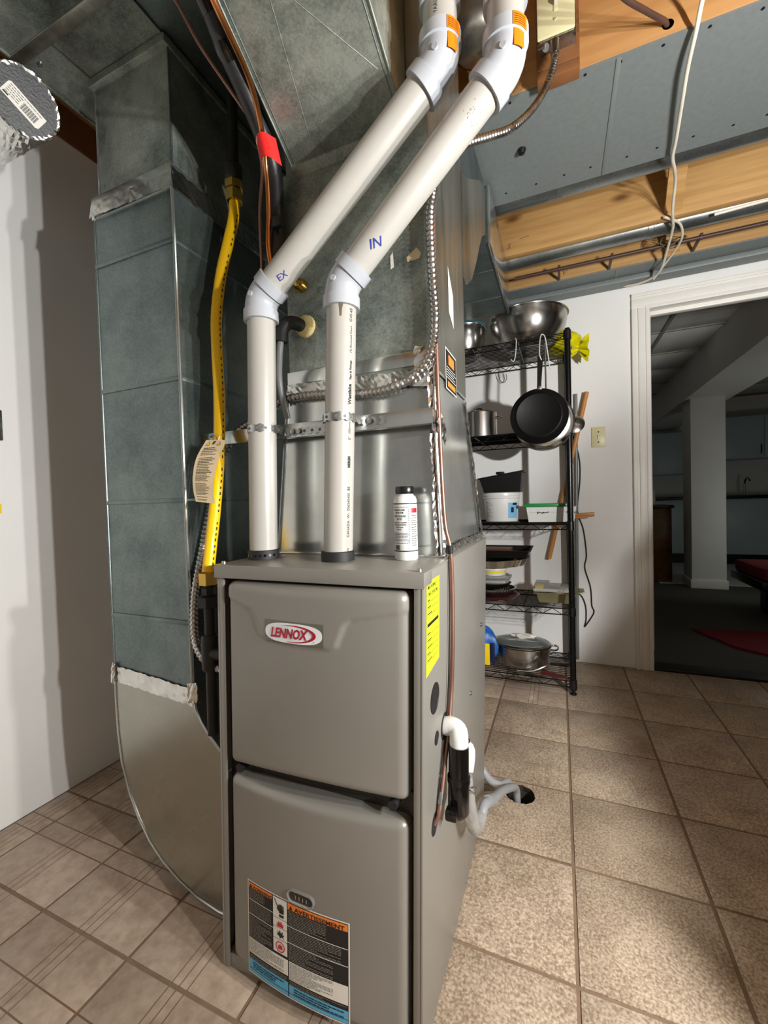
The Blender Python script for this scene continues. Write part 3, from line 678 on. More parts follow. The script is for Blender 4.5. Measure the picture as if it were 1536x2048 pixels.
# ---- condensate trap on the right side
t = thing('condensate_trap', 'glossy black drain trap with white elbow on the furnace side', 'drain trap', (-0.19, 0.89, 0.28))
tx = -0.185
b = MB(); b.tube([sh((FR + 0.001, 0.792, 0.535)), (tx - 0.016, 0.791, 0.537), (tx - 0.004, 0.787, 0.534), (tx, 0.780, 0.524), (tx, 0.777, 0.498)], 0.0178, 'white_plastic', 18, 0.004); b.build('inlet_elbow', t, label='white plastic elbow')
b = MB(); b.lathe([(0.0255, 0), (0.0255, 0.0015), (0.019, 0.0015), (0.019, 0.0003)], 'black_rubber', sh((FR + 0.0002, 0.792, 0.535)), 24, Matrix.Rotation(PI / 2, 3, 'Y')); b.build('grommet', t)
b = MB(); b.sweep([((tx, 0.776, 0.510), 0.0192), ((tx, 0.771, 0.456), 0.0192), ((tx, 0.771, 0.455), 0.0215), ((tx, 0.770, 0.444), 0.0215), ((tx, 0.770, 0.443), 0.0200), ((tx, 0.762, 0.392), 0.0200), ((tx, 0.761, 0.384), 0.0150), ((tx, 0.760, 0.378), 0.008)], 'trap_black', 22)
b.box(tx - 0.016, tx + 0.012, 0.782, 0.800, 0.398, 0.470, 'trap_black', 0.005); b.box(tx - 0.018, tx + 0.004, 0.728, 0.748, 0.392, 0.412, 'trap_black', 0.004); b.build('trap_body', t)
b = MB(); b.tube([(tx - 0.014, 0.872, 0.452), (tx - 0.004, 0.874, 0.448), (tx - 0.003, 0.872, 0.430), (tx - 0.005, 0.862, 0.408)], 0.0145, 'white_plastic', 16, 0.004); b.build('vent_elbow', t, label='small white plastic fitting')
b = MB(); b.lathe([(0.011, 0), (0.011, 0.010), (0.008, 0.012), (0, 0.012)], 'black_plastic', (tx - 0.010, 0.874, 0.457), 16); b.build('cap', t)
b = MB(); b.rod([(tx + 0.012, 0.812, 0.402), (tx + 0.014, 0.838, 0.378), (tx + 0.014, 0.862, 0.366), (tx + 0.013, 0.872, 0.372), (tx + 0.013, 0.850, 0.384), (tx + 0.013, 0.826, 0.398)], 0.0016, 'strap_mat'); b.build('spring_clip', t)
b = MB(); b.tube([(-0.193, 0.860, 0.400), (-0.192, 0.875, 0.350), (-0.191, 0.895, 0.290), (-0.190, 0.925, 0.238), (-0.190, 0.962, 0.212), (-0.187, 0.995, 0.216)], 0.0150, 'clear_tube', 14, 0.008); b.build('clear_hose', t, label='clear plastic hose loop')
t = thing('drain_hose', 'two grey hoses bending into the hole in the tile', 'hose', (-0.14, 1.38, 0))
b = MB(); b.tube([(-0.186, 0.997, 0.214), (-0.182, 1.025, 0.224), (-0.175, 1.095, 0.190), (-0.169, 1.18, 0.152), (-0.162, 1.26, 0.112), (-0.150, 1.345, 0.066), (-0.145, 1.378, 0.042), (-0.143, 1.390, 0.01), (-0.143, 1.394, -0.08)], 0.0115, 'tube_grey', 14, 0.008); b.build('hose', t)
b = MB(); b.tube([(-0.290, 1.340, 0.20), (-0.255, 1.320, 0.145), (-0.222, 1.312, 0.100), (-0.190, 1.335, 0.070), (-0.170, 1.385, 0.052), (-0.163, 1.408, 0.01), (-0.163, 1.412, -0.08)], 0.0120, 'tube_grey', 14, 0.008); b.build('hose', t)
b = MB(); b.sweep([((-0.1785, 1.055, 0.212), 0.0142), ((-0.1745, 1.100, 0.188), 0.0142)], 'tube_grey', 14); b.build('clamp', t)

# ---- bottle of leak detector on the furnace top
t = thing('detector_bottle', 'white bottle with black cap standing on the furnace top', 'bottle', (-0.291, 0.795, 0.862))
BX, BY, BZ = -0.287, 0.795, 0.8623
b = MB(); b.lathe([(0.0, 0), (0.021, 0), (0.0235, 0.003), (0.0235, 0.120), (0.021, 0.127), (0.017, 0.130), (0.017, 0.133), (0, 0.133)], 'white_plastic', (BX, BY, BZ), 36); bo = b.build('body', t)
b = MB(); b.lathe([(0.0, 0.1325), (0.0185, 0.1325), (0.0192, 0.135), (0.0192, 0.145), (0.018, 0.1475), (0, 0.1475)], 'black_plastic', (BX, BY, BZ), 32); b.build('cap', t)
def bl(off):
    def f(p):
        a_ = p[0] / 0.0235 - PI / 2 + 0.02; return (BX + (0.0235 + off) * math.cos(a_), BY + (0.0235 + off) * math.sin(a_), BZ + p[1])
    return f
b = MB(); g = bl(0.0003)
for z_ in (0.018, 0.112): b.patch(-0.07, 0.07, z_, z_ + 0.0022, g, 'ink_black', 40, 1)
for k in range(13): b.patch(-0.026 + k * 0.0032, -0.0244 + k * 0.0032, 0.1055, 0.107, g, 'ink_black'); b.patch(-0.026 + k * 0.0032, -0.0244 + k * 0.0032, 0.034, 0.0355, g, 'ink_black')
for k in range(16): b.patch(0.0138, 0.015, 0.036 + k * 0.0043, 0.0385 + k * 0.0043, g, 'ink_black')
for k, (s_, zz, sz) in enumerate((('INSTANT LEAK', 0.099, 0.0052), ('DETECTOR', 0.0935, 0.0052), ('DETECTEUR DES', 0.0865, 0.0052), ('FUITES', 0.081, 0.0052), ('BRONZE IS NOT CLASSIFIED', 0.0745, 0.0036), ('UNDER UNDERWRITERS', 0.070, 0.0036), ('Bubble Products', 0.0655, 0.0036), ('(514) 631-', 0.061, 0.0036))): b.text(s_, sz, (-0.0055, zz), g, 'ink_black', bold=0.02, sx=0.72, align='CENTER')
for k in range(6):
    u = -0.022
    while u < 0.010: ln = rt.uniform(0.003, 0.007); b.patch(u, u + ln, 0.0545 - k * 0.003, 0.0555 - k * 0.003, g, 'ink_black'); u += ln + 0.001
for k in range(11): b.patch(-0.018 + k * 0.0012, -0.018 + k * 0.0012 + (0.0008 if k % 3 else 0.0005), 0.0215, 0.031, g, 'ink_black')
b.patch(0.0195, 0.036, 0.095, 0.104, g, 'ink_red', 6, 1)
for k in range(14):
    u = 0.0195; e = 0.036 + rt.uniform(-0.004, 0.0)
    while u < e: ln = rt.uniform(0.002, 0.005); b.patch(u, min(e, u + ln), 0.088 - k * 0.0045, 0.0894 - k * 0.0045, g, 'ink_black'); u += ln + 0.001
b.build('printed_label', bo, smooth=0)

# ================================================================== PVC VENT PIPES
PR = 0.0302
def pvc(name, label, base, e1, e2, top_z, prints):
    t = thing(name, label, 'pipe', base); base, e1, e2 = V(base), V(e1), V(e2); d0 = (e1 - base).normalized(); d1 = (e2 - e1).normalized(); tp = V((e2.x + 0.012, e2.y, top_z)); d2 = (tp - e2).normalized()
    hub = 0.050
    q = MB(); q.cyl(base + d0 * 0.004, e1 - d0 * (hub - 0.012), PR, 'pvc_pipe', 32); lo = q.build('lower_pipe', t)
    q = MB(); q.cyl(e1 + d1 * (hub - 0.012), e2 - d1 * (hub - 0.012), PR, 'pvc_pipe', 32); mid = q.build('slanted_pipe', t)
    q = MB(); q.cyl(e2 + d2 * (hub - 0.012), tp, PR, 'pvc_pipe', 32); up = q.build('upper_pipe', t)
    def elbow(c, da, db):
        h = 0.048; bl_ = 0.022; A = c - da * h; B = c - da * bl_; Cc = c + db * bl_; D = c + db * h; R_ = PR + 0.0072; r_ = PR + 0.0040
        q = MB(); rings = [(A, PR), (A, R_), (A + da * 0.022, R_), (A + da * 0.0235, r_)]
        for k in range(1, 9):
            s_ = k / 9; rings.append((B * (1 - s_) ** 2 + c * 2 * s_ * (1 - s_) + Cc * s_ ** 2, r_))
        rings += [(D - db * 0.0235, r_), (D - db * 0.022, R_), (D, R_), (D, PR)]
        q.sweep(rings, 'pvc_fit', 32, False)
        n_ = V((0, -1, 0)); pc = c + n_ * (r_ - 0.001); q.cyl(pc, pc + n_ * 0.0035, 0.0055, 'pvc_fit', 14); return q.build('elbow', t)
    elbow(e1, d0, d1); el2 = elbow(e2, d1, d2)
    # coupling above
    q = MB(); c0 = e2 + d2 * 0.095; R_ = PR + 0.006; q.sweep([(c0, PR), (c0, R_), (c0 + d2 * 0.030, R_), (c0 + d2 * 0.032, R_ - 0.002), (c0 + d2 * 0.07, R_ - 0.001), (c0 + d2 * 0.072, R_ + 0.001), (c0 + d2 * 0.10, R_ + 0.001), (c0 + d2 * 0.10, PR)], 'pvc_fit', 32, False); cp = q.build('coupling', t)
    # base collar
    q = MB(); q.lathe([(PR - 0.002, 0.0), (0.0345, 0.0), (0.0345, 0.0185), (0.033, 0.020), (PR - 0.002, 0.020)], 'black_rubber', (base.x, base.y, 0.8625), 32); co = q.build('collar', t, label='black rubber collar')
    def on_cyl(p0, d, r, ref):
        d = d.normalized(); ref = (ref - d * ref.dot(d)).normalized(); w_ = d.cross(ref)
        return lambda p: p0 + d * p[0] + (ref * math.cos(p[1] / r) + w_ * math.sin(p[1] / r)) * (r + 0.0007)
    return dict(t=t, lo=lo, mid=mid, up=up, el2=el2, cp=cp, co=co, base=base, e1=e1, e2=e2, d0=d0, d1=d1, d2=d2, on=on_cyl)
pa = pvc('exhaust_vent_pipe', 'white plastic vent pipe marked with a blue EX, nearer the gas hose', (-0.610, 0.752, 0.862), (-0.592, 0.752, 1.427), (-0.182, 0.750, 1.752), 2.40, None)
pb = pvc('intake_vent_pipe', 'white plastic vent pipe marked with a blue IN, behind the bottle', (-0.424, 0.757, 0.862), (-0.396, 0.757, 1.417), (-0.071, 0.752, 1.708), 2.40, None)
CAMP = V((0, 0, 0.981))
def facing(P, p): return (CAMP - p)
q = MB(); f = pb['on'](pb['e1'], pb['d1'], PR, CAMP - pb['e1'].lerp(pb['e2'], 0.3))
q.text('IN', 0.0235, (0.082, -0.002), lambda p: f((p[0], -p[1])), 'ink_blue', bold=0.004, sx=1.05, ang=-0.57, shear=0.2, sub=0.004)
q.build('pen_mark', pb['mid'], smooth=0, label='blue handwritten IN')
q = MB(); f = pa['on'](pa['e1'], pa['d1'], PR, CAMP - pa['e1']); q.text('EX', 0.017, (0.060, -0.006), lambda p: f((p[0], -p[1])), 'ink_blue', sx=1.1, ang=-0.25, bold=0.004, sub=0.004); q.build('pen_mark', pa['mid'], smooth=0, label='blue handwritten EX')
q = MB(); f = pb['on'](pb['base'], pb['d0'], PR, CAMP - V((-0.41, 0.757, 1.1)))
# text runs up the pipe, on the side turned from the gas hose
for s_, at, sz, bd in (('ION', 0.015, 0.0075, 0.0), ('CANADA  W-  006240405  BS', 0.050, 0.0080, 0.0), ('MIRIM', 0.190, 0.0085, 0.05), ('2"  (50mm)', 0.245, 0.0080, 0.0), ('Westlake', 0.315, 0.0105, 0.03), ('Pipe & Fittings', 0.364, 0.0065, 0.02), ('13) Reversed Court', 0.416, 0.0065, 0.0), ('GVS-65  GAS', 0.476, 0.0085, 0.0)):
    q.text(s_, sz, (at, -0.0235), lambda p: f((p[0], -p[1])), 'ink_black', bold=bd, sub=0.003)
q.build('pipe_print', pb['lo'], smooth=0, label='black lettering up the pipe')
q = MB(); f = pa['on'](pa['e2'] + pa['d2'] * 0.058, pa['d2'], PR, CAMP - pa['e2']); q.text('DEGRAY', 0.009, (0.036, 0.004), lambda p: f((0.036 - (p[0] - 0.036) , -p[1])), 'ink_black'); q.build('pipe_print', pa['up'], smooth=0)
for P_ in (pa, pb):
    q = MB(); f = P_['on'](P_['e2'], P_['d2'], PR + 0.0066, CAMP - P_['e2']); f2_ = P_['on'](P_['e2'], P_['d2'], PR + 0.0072, CAMP - P_['e2'])
    q.patch(0.026, 0.047, 0.012, 0.040, f2_, 'sticker_orange', 2, 10); f3_ = P_['on'](P_['e2'], P_['d2'], PR + 0.0042, CAMP - P_['e2']); q.patch(-0.002, 0.0265, 0.014, 0.034, f3_, 'sticker_orange', 2, 8)
    for k in range(5): q.patch(0.029 + k * 0.0032, 0.0298 + k * 0.0032, 0.014, 0.036, P_['on'](P_['e2'], P_['d2'], PR + 0.0076, CAMP - P_['e2']), 'red_handle', 1, 8)
    q.build('sticker', P_['el2'], smooth=0, label='orange sticker')
q = MB(); P_ = pb; f = P_['on'](P_['e2'] + P_['d2'] * 0.095, P_['d2'], PR + 0.0072, CAMP - P_['e2']); f2_ = P_['on'](P_['e2'] + P_['d2'] * 0.095, P_['d2'], PR + 0.0078, CAMP - P_['e2'])
q.patch(0.030, 0.075, -0.008, 0.040, f, 'sticker_orange', 4, 12); q.patch(0.060, 0.072, -0.006, 0.004, f2_, 'ink_black', 2, 4)
for k in range(6): q.patch(0.036 + 0.004 * k, 0.0372 + 0.004 * k, 0.006, 0.036, f2_, 'ink_orange', 1, 8)
q.build('sticker', pb['cp'], smooth=0, label='orange sticker with black square')
for P_ in (pa,):
    for k in range(9):
        a_ = -2.6 + k * 0.3; q = MB(); c_ = V((P_['base'].x, P_['base'].y, 0.8625 + 0.009)); n_ = V((math.cos(a_), math.sin(a_), 0)); q.cyl(c_ + n_ * 0.0335, c_ + n_ * 0.0351, 0.003, 'trap_black', 8); q.build('hole', P_['co'])

q = MB(); f = pb['on'](pb['base'], pb['d0'], PR, CAMP - V((-0.41, 0.757, 1.35)))
q.patch(0.512, 0.519, -0.045, 0.045, f, 'ink_soft', 1, 24); q.poly2([(0.512, -0.006), (0.512, 0.004), (0.498, 0.001), (0.484, 0.0), (0.484, -0.003), (0.500, -0.004)], f, 'ink_soft'); q.build('glue_drip', pb['lo'], smooth=0, label='dark glue drip below the elbow')
q = MB(); f = pb['on'](pb['e1'], pb['d1'], PR, CAMP - pb['e1'].lerp(pb['e2'], 0.8)); rq = random.Random(41)
for k in range(26):
    u, v = rq.gauss(0.348, 0.009), rq.gauss(0.006, 0.006); du, dv = rq.uniform(0.001, 0.005), rq.uniform(-0.003, 0.003); q.poly2([(u, v), (u + du, v + dv), (u + du, v + dv + 0.0008), (u, v + 0.0008)], f, 'ink_grey')
so_ = q.build('scuff_mark', pb['mid'], smooth=0, label='grey scuff'); so_['kind'] = 'stuff'

# ================================================================== SUPPLY PLENUM
PY = 0.840
t = thing('supply_plenum', 'tall galvanized plenum rising from the furnace into the ceiling', 'duct', (-0.42, 1.06, 0.862))
b = MB(); b.hexa([(-0.634, PY, 0.8625), (-0.224, PY, 0.8625), (-0.222, 1.285, 0.8625), (-0.634, 1.285, 0.8625)], [(-0.590, PY, 1.250), (-0.236, PY, 1.250), (-0.236, 1.150, 1.250), (-0.590, 1.150, 1.250)], 'galv_shiny'); tz = b.build('transition', t, smooth=0, label='shiny tapered sheet metal section')
for (p0, p1) in (((-0.634, PY - 0.002, 0.864), (-0.590, PY - 0.002, 1.25)), ((-0.224, PY - 0.002, 0.864), (-0.236, PY - 0.002, 1.25)), ((-0.2205, 1.287, 0.864), (-0.2345, 1.152, 1.25))):
    b = MB(); b.rod([p0, p1], 0.0035, 'galv_shiny', 6); b.build('corner_fold', tz)
b = MB(); b.box(-0.640, -0.218, PY - 0.010, PY + 0.002, 0.8622, 0.8665, 'galv_shiny', 0.001); b.build('base_flange', tz)
b = MB(); b.box(-0.585, -0.235, PY, 1.165, 1.255, 1.750, 'galv_dark'); cc = b.build('coil_casing', t, smooth=0, label='dull galvanized casing with scuffed front')
b = MB(); b.box(-0.236, -0.2335, PY + 0.0005, 1.166, 1.262, 2.155, 'galv_side'); b.build('side_sheet', cc, smooth=0, label='streaky galvanized side sheet')
b = MB(); b.box(-0.590, -0.231, PY - 0.004, PY + 0.004, 1.262, 1.292, 'galv_shiny', 0.0015); b.build('joint_band', cc)
b = MB(); b.box(-0.578, -0.2365, PY + 0.002, 1.165, 1.750, 2.155, 'galv_side'); b.build('upper_section', t, smooth=0)
def foil_strip(mb, pts, nrm, wd, n=26, amp=0.0016, seed=1):
    """crinkled adhesive foil laid along pts, facing nrm"""
    r_ = random.Random(seed); P_ = spline(pts, 0.008); nrm = V(nrm).normalized(); vs = []; rows = 6
    for i, p in enumerate(P_):
        d = (P_[min(i + 1, len(P_) - 1)] - P_[max(i - 1, 0)]).normalized(); s_ = d.cross(nrm).normalized()
        for k in range(rows):
            e = r_.uniform(-0.002, 0.002) if k in (0, rows - 1) else 0; vs.append(p + s_ * (wd * (k / (rows - 1) - 0.5) + e) + nrm * (0.0012 + r_.uniform(0, amp)))
    fs = [(i * rows + k, (i + 1) * rows + k, (i + 1) * rows + k + 1, i * rows + k + 1) for i in range(len(P_) - 1) for k in range(rows - 1)]
    mb.add(vs, fs, 'foil'); return mb
b = MB(); foil_strip(b, [(-0.590, PY - 0.004, 1.247), (-0.236, PY - 0.004, 1.235)], (0, -1, 0.1), 0.034, seed=2); b.build('foil_tape', t, smooth=0, label='crinkled silver foil tape')
b = MB(); foil_strip(b, [(-0.250, PY - 0.006, 1.215), (-0.245, PY - 0.008, 1.295)], (0.3, -1, 0), 0.05, amp=0.003, seed=3); b.build('foil_tape', t, smooth=0, label='crumpled silver foil patch')
b = MB(); foil_strip(b, [(-0.228, PY - 0.002, 0.866), (-0.236, PY - 0.002, 1.24)], (0.6, -0.8, 0), 0.022, amp=0.002, seed=4); b.build('foil_tape', t, smooth=0)
b = MB(); foil_strip(b, [(-0.2195, 1.283, 0.866), (-0.2345, 1.150, 1.245)], (1, 0, 0), 0.026, amp=0.003, seed=5); b.build('foil_tape', t, smooth=0)
b = MB(); foil_strip(b, [(-0.2195, PY + 0.01, 0.872), (-0.2195, 1.275, 0.872)], (1, 0, 0), 0.020, amp=0.002, seed=6); b.build('foil_tape', t, smooth=0)
# torn paper scraps and the safety label on the sheets
b = MB(); f = frame_fn((-0.235, PY - 0.0008, 0), (1, 0, 0), (0, 0, 1))
b.poly2([(-0.086, 1.500), (-0.080, 1.507), (-0.078, 1.475), (-0.086, 1.472)], f, 'ink_white'); b.poly2([(-0.050, 1.488), (-0.028, 1.503), (-0.018, 1.490), (-0.022, 1.480), (-0.048, 1.478)], f, 'tag_paper'); b.build('paper_scrap', cc, smooth=0)
f = frame_fn((-0.2325, 0, 0), (0, 1, 0), (0, 0, 1)); f1 = frame_fn((-0.2320, 0, 0), (0, 1, 0), (0, 0, 1)); f2 = frame_fn((-0.2316, 0, 0), (0, 1, 0), (0, 0, 1))
b = MB(); b.poly2([(0.985, 1.530), (1.000, 1.515), (1.032, 1.48), (1.032, 1.40), (0.985, 1.425)], f, 'ink_white'); b.build('paper_scrap', cc, smooth=0)
b = MB(); b.patch(0.940, 1.046, 1.235, 1.330, f, 'ink_white'); b.patch(0.944, 1.042, 1.238, 1.326, f1, 'ink_black'); b.patch(0.965, 1.02, 1.295, 1.318, f2, 'ink_orange'); b.patch(0.955, 1.03, 1.243, 1.255, f2, 'ink_orange')
for k in range(5): b.patch(0.948, 1.038 - 0.01 * (k % 3), 1.262 + 0.006 * k, 1.2635 + 0.006 * k, f2, 'ink_white')
b.build('safety_label', cc, smooth=0, label='small black and orange safety label')
# sloped hood coming forward under the ceiling
HXL, HXR = -0.552, -0.277
def hl(y): return -0.552 + 0.062 * max(0.0, (0.80 - y) / 0.50)
def hz_(y): return 1.747 + 0.37 * (0.841 - y)
b = MB(); b.hexa([(hl(0.30), 0.30, hz_(0.30)), (HXR, 0.30, hz_(0.30)), (HXR, 0.838, hz_(0.838)), (HXL, 0.838, hz_(0.838))], [(hl(0.30), 0.30, 2.15), (HXR, 0.30, 2.15), (HXR, 0.838, 2.15), (HXL, 0.838, 2.15)], 'galv_dark'); hd = b.build('sloped_hood', t, smooth=0, label='sloping sheet metal underside with cross creases')
for sx_, sf in ((HXL, hl(0.30)), (HXR, HXR)):
    e_ = 0.010 if sx_ == HXL else -0.010
    b = MB(); b.rod([(sf, 0.30, hz_(0.30) - 0.001), (sx_, 0.836, hz_(0.836) - 0.001)], 0.0018, 'galv_dark', 6); b.rod([(sf + e_, 0.30, hz_(0.30)), (sx_ + e_, 0.826, hz_(0.826))], 0.0010, 'galv_duct', 6); b.build('edge_fold', hd)
b = MB(); b.hexa([(HXL, 0.824, hz_(0.824) - 0.004), (HXR, 0.824, hz_(0.824) - 0.004), (HXR, 0.8405, hz_(0.84) - 0.012), (HXL, 0.8405, hz_(0.84) - 0.012)], [(HXL, 0.824, hz_(0.824)), (HXR, 0.824, hz_(0.824)), (HXR, 0.8405, hz_(0.84)), (HXL, 0.8405, hz_(0.84))], 'galv_dark'); b.build('joint_strip', hd)
for (p0, p1) in (((HXL + 0.07, 0.80), (-0.43, 0.58)), ((-0.43, 0.58), (HXR - 0.02, 0.74)), ((-0.43, 0.58), (HXR - 0.02, 0.33)), ((-0.43, 0.58), (-0.47, 0.33))):
    b = MB(); b.rod([(p0[0], p0[1], hz_(p0[1]) + 0.0002), (p1[0], p1[1], hz_(p1[1]) + 0.0002)], 0.0008, 'galv_dark', 6); b.build('cross_crease', hd)
# curved cheek of the elbow turning back
ck = [(1.165, 1.878), (1.165, 1.590), (1.185, 1.583), (1.222, 1.598), (1.290, 1.645), (1.380, 1.745), (1.450, 1.835), (1.500, 1.890), (1.585, 1.945), (1.60, 2.115), (1.54, 2.098), (1.46, 2.055), (1.37, 1.995), (1.28, 1.935), (1.22, 1.900)]
b = MB(); b.prism(ck, 0, -0.2345, -0.2310, 'galv_side'); b.build('elbow_cheek', t, smooth=0, label='curved sheet metal cheek')
b = MB(); b.hexa([(-0.575, 1.165, 1.60), (-0.236, 1.165, 1.60), (-0.236, 1.58, 1.95), (-0.575, 1.58, 1.95)], [(-0.575, 1.165, 2.10), (-0.236, 1.165, 2.10), (-0.236, 1.58, 2.14), (-0.575, 1.58, 2.14)], 'galv_duct'); b.build('elbow_body', t, smooth=0)
# branch trunk beyond the elbow
t = thing('branch_trunk', 'blue-grey sheet metal trunk running from the plenum to the far wall', 'duct', (-0.42, 2.1, 1.925))
b = MB(); b.box(-0.620, -0.225, 1.60, 2.235, 1.925, 2.13, 'galv_duct'); bt = b.build('trunk_body', t, smooth=0)
b = MB(); b.box(-0.226, -0.216, 1.60, 2.235, 1.918, 2.13, 'galv_shiny', 0.002); b.build('edge_flange', bt)
for y in (1.80, 2.05):
    b = MB(); b.box(-0.62, -0.226, y - 0.004, y + 0.004, 1.922, 1.926, 'galv_duct', 0.001); b.build('seam_rib', bt)
# round branch ducts in the joist bays
def round_duct(label, y, z, r, x0, x1, joints):
    t = thing('round_duct', label, 'duct', (x0, y, z - r), 'round ducts between the joists')
    q = MB(); q.cyl((x0, y, z), (x1, y, z), r, 'round_duct_mat', 40); o = q.build('duct_run', t)
    for x in joints:
        q = MB(); q.sweep([((x - 0.012, y, z), r), ((x - 0.010, y, z), r + 0.0022), ((x + 0.010, y, z), r + 0.0022), ((x + 0.012, y, z), r)], 'round_duct_mat', 40, False); q.build('joint_bead', o)
round_duct('round grey duct half hidden above the nailed grey sheet', 1.835, 2.245, 0.075, -0.60, 2.9, (0.02, 0.9, 1.9))
round_duct('shiny round grey duct below the knotty joist, nearest the doorway', 2.262, 2.198, 0.050, -0.60, 2.9, (0.40, 1.3, 2.2))
b = MB(); b.cyl((-0.2, 2.372, 2.150), (2.9, 2.372, 2.150), 0.0085, 'cable_brown', 12); t = thing('water_pipe', 'thin dark copper pipe clipped along the last joist', 'pipe', (0.5, 2.372, 2.14)); pipe_o = b.build('tube', t)
for x in (0.02, 0.26, 0.62):
    b = MB(); b.box(x - 0.006, x + 0.006, 2.355, 2.50, 2.152, 2.162, 'cable_brown', 0.001); b.lathe([(0.0105, -0.006), (0.0105, 0.006)], 'cable_brown', (x, 2.372, 2.150), 14, Matrix.Rotation(PI / 2, 3, 'Y')); b.build('clip', t)

# ================================================================== RETURN AIR DROP AND TRUNK
t = thing('return_duct', 'blue-grey return air duct dropping to a curved boot at the furnace', 'duct', (-0.97, 0.99, 0))
DXL, DXR, DY0, DY1 = -1.108, -0.827, 0.740, 1.245
b = MB(); b.box(DXL, DXR, DY0, DY1, 0.535, 1.770, 'galv_duct'); dr = b.build('drop_section', t, smooth=0)
for z_, dz in ((1.615, 0.006), (1.290, 0.006), (0.998, 0.005), (0.700, 0.006)):
    b = MB(); b.box(DXL - 0.001, DXR + 0.001, DY0 - 0.0035, DY1, z_ - dz, z_ + dz, 'galv_duct', 0.0018); b.build('seam_rib', dr)
b = MB(); b.rod([(DXR, DY0, 0.535), (DXR, DY0, 1.77)], 0.0042, 'galv_shiny', 8); b.build('corner_fold', dr)
b = MB(); b.rod([(DXL, DY0, 0.535), (DXL, DY0, 1.77)], 0.0028, 'galv_duct', 8); b.build('corner_fold', dr)
b = MB(); b.box(DXL + 0.012, DXR - 0.008, DY0 + 0.010, DY1 - 0.01, 1.770, 2.082, 'galv_dark'); us = b.build('upper_section', t, smooth=0)
b = MB(); b.rod([(DXL + 0.012, DY0 + 0.010, 1.78), (DXL + 0.012, DY0 + 0.010, 2.082)], 0.0030, 'galv_shiny', 8); b.build('corner_fold', us)
b = MB(); b.rod([(DXR - 0.008, DY0 + 0.010, 1.78), (DXR - 0.008, DY0 + 0.010, 2.082)], 0.0025, 'galv_duct', 8); b.build('corner_fold', us)
b = MB(); b.box(DXL + 0.006, DXR - 0.002, DY0 - 0.006, DY1 - 0.01, 2.068, 2.088, 'galv_dark', 0.002); b.build('collar_flange', us)
b = MB(); foil_strip(b, [(DXL - 0.004, DY0 - 0.005, 1.763), (DXR + 0.004, DY0 - 0.005, 1.755)], (0, -1, 0.15), 0.052, amp=0.0007, seed=8); foil_strip(b, [(DXR + 0.003, DY0 - 0.004, 1.757), (DXR + 0.003, DY0 + 0.30, 1.760)], (1, 0, 0.1), 0.052, amp=0.0009, seed=9); b.build('foil_tape', dr, smooth=0, label='crinkled silver foil tape')
b = MB(); b.box(DXL - 0.004, DXR + 0.002, DY0 - 0.0045, DY1, 1.735, 1.792, 'galv_shiny', 0.002); b.build('joint_band', dr)
# boot: radius elbow to the furnace side
outer = [(-1.106, 0.535), (-1.107, 0.46), (-1.104, 0.38), (-1.094, 0.300), (-1.070, 0.222), (-1.040, 0.165), (-1.001, 0.112), (-0.955, 0.072), (-0.898, 0.040), (-0.840, 0.018), (-0.773, 0.006), (-0.690, 0.004)]
inner = [(-0.682, 0.372), (-0.720, 0.385), (-0.752, 0.408), (-0.780, 0.434), (-0.803, 0.462), (-0.818, 0.490), (-0.827, 0.535)]
b = MB(); poly = outer + inner; n = len(poly)
vs = [(p[0], DY0, p[1]) for p in poly] + [(p[0], DY1, p[1]) for p in poly]; side = [((i + 1) % n, i, i + n, (i + 1) % n + n) for i in range(n) if i != n - 1]
b.add(vs, [tuple(range(n))[::1], tuple(range(n, 2 * n))[::-1]] + side, 'galv_boot'); boot = b.build('boot', t, smooth=30, label='curved shiny sheet metal boot')
b = MB(); b.rod([(p[0], DY0 - 0.001, p[1]) for p in outer], 0.0028, 'galv_shiny', 6); b.build('edge_fold', boot)
b = MB(); b.rod([(p[0], DY0 - 0.001, p[1]) for p in inner], 0.0030, 'galv_shiny', 6); b.build('edge_fold', boot)
b = MB(); foil_strip(b, [(DXL - 0.002, DY0 - 0.002, 0.543), (DXR + 0.002, DY0 - 0.002, 0.520)], (0, -1, 0), 0.042, amp=0.0010, seed=10); b.build('foil_tape', boot, smooth=0, label='wrinkled silver foil tape')
b = MB(); foil_strip(b, [(DXR + 0.002, DY0 - 0.003, 0.508), (DXR + 0.002, DY0 - 0.003, 0.556)], (0.5, -1, 0), 0.022, amp=0.003, seed=13); b.build('foil_tape', boot, smooth=0); b = MB(); foil_strip(b, [(DXL, DY0 - 0.003, 0.515), (DXL + 0.004, DY0 - 0.003, 0.57)], (-0.3, -1, 0), 0.02, amp=0.005, seed=14); b.build('foil_tape', boot, smooth=0)
# ceiling trunk the drop hangs from
t = thing('ceiling_trunk', 'wide flat sheet metal trunk under the ceiling above the return drop', 'duct', (-1.0, 0.6, 2.09))
for (y0, y1) in ((-0.9, 0.18), (0.18, 0.633), (0.633, 1.7)):
    b = MB(); b.box(-1.212, -0.838, y0 + 0.0005, y1 - 0.0005, 2.089, 2.30, 'galv_dark'); b.build('trunk_panel', t, smooth=0)
    b = MB(); b.box(-0.837, -0.600, y0 + 0.0005, y1 - 0.0005, 2.094, 2.30, 'galv_duct'); b.build('trunk_panel', t, smooth=0)
for y in (0.18, 0.633):
    b = MB(); b.box(-1.214, -0.836, y - 0.013, y + 0.013, 2.083, 2.0895, 'galv_side', 0.002); b.build('slip_joint', t)
b = MB(); b.box(-1.216, -1.209, -0.9, 1.7, 2.084, 2.10, 'galv_dark', 0.002); b.build('edge_flange', t)
b = MB(); b.box(-1.093, -1.0905, 0.648, 0.74, 2.0875, 2.0895, 'galv_duct'); b.build('panel_seam', t)
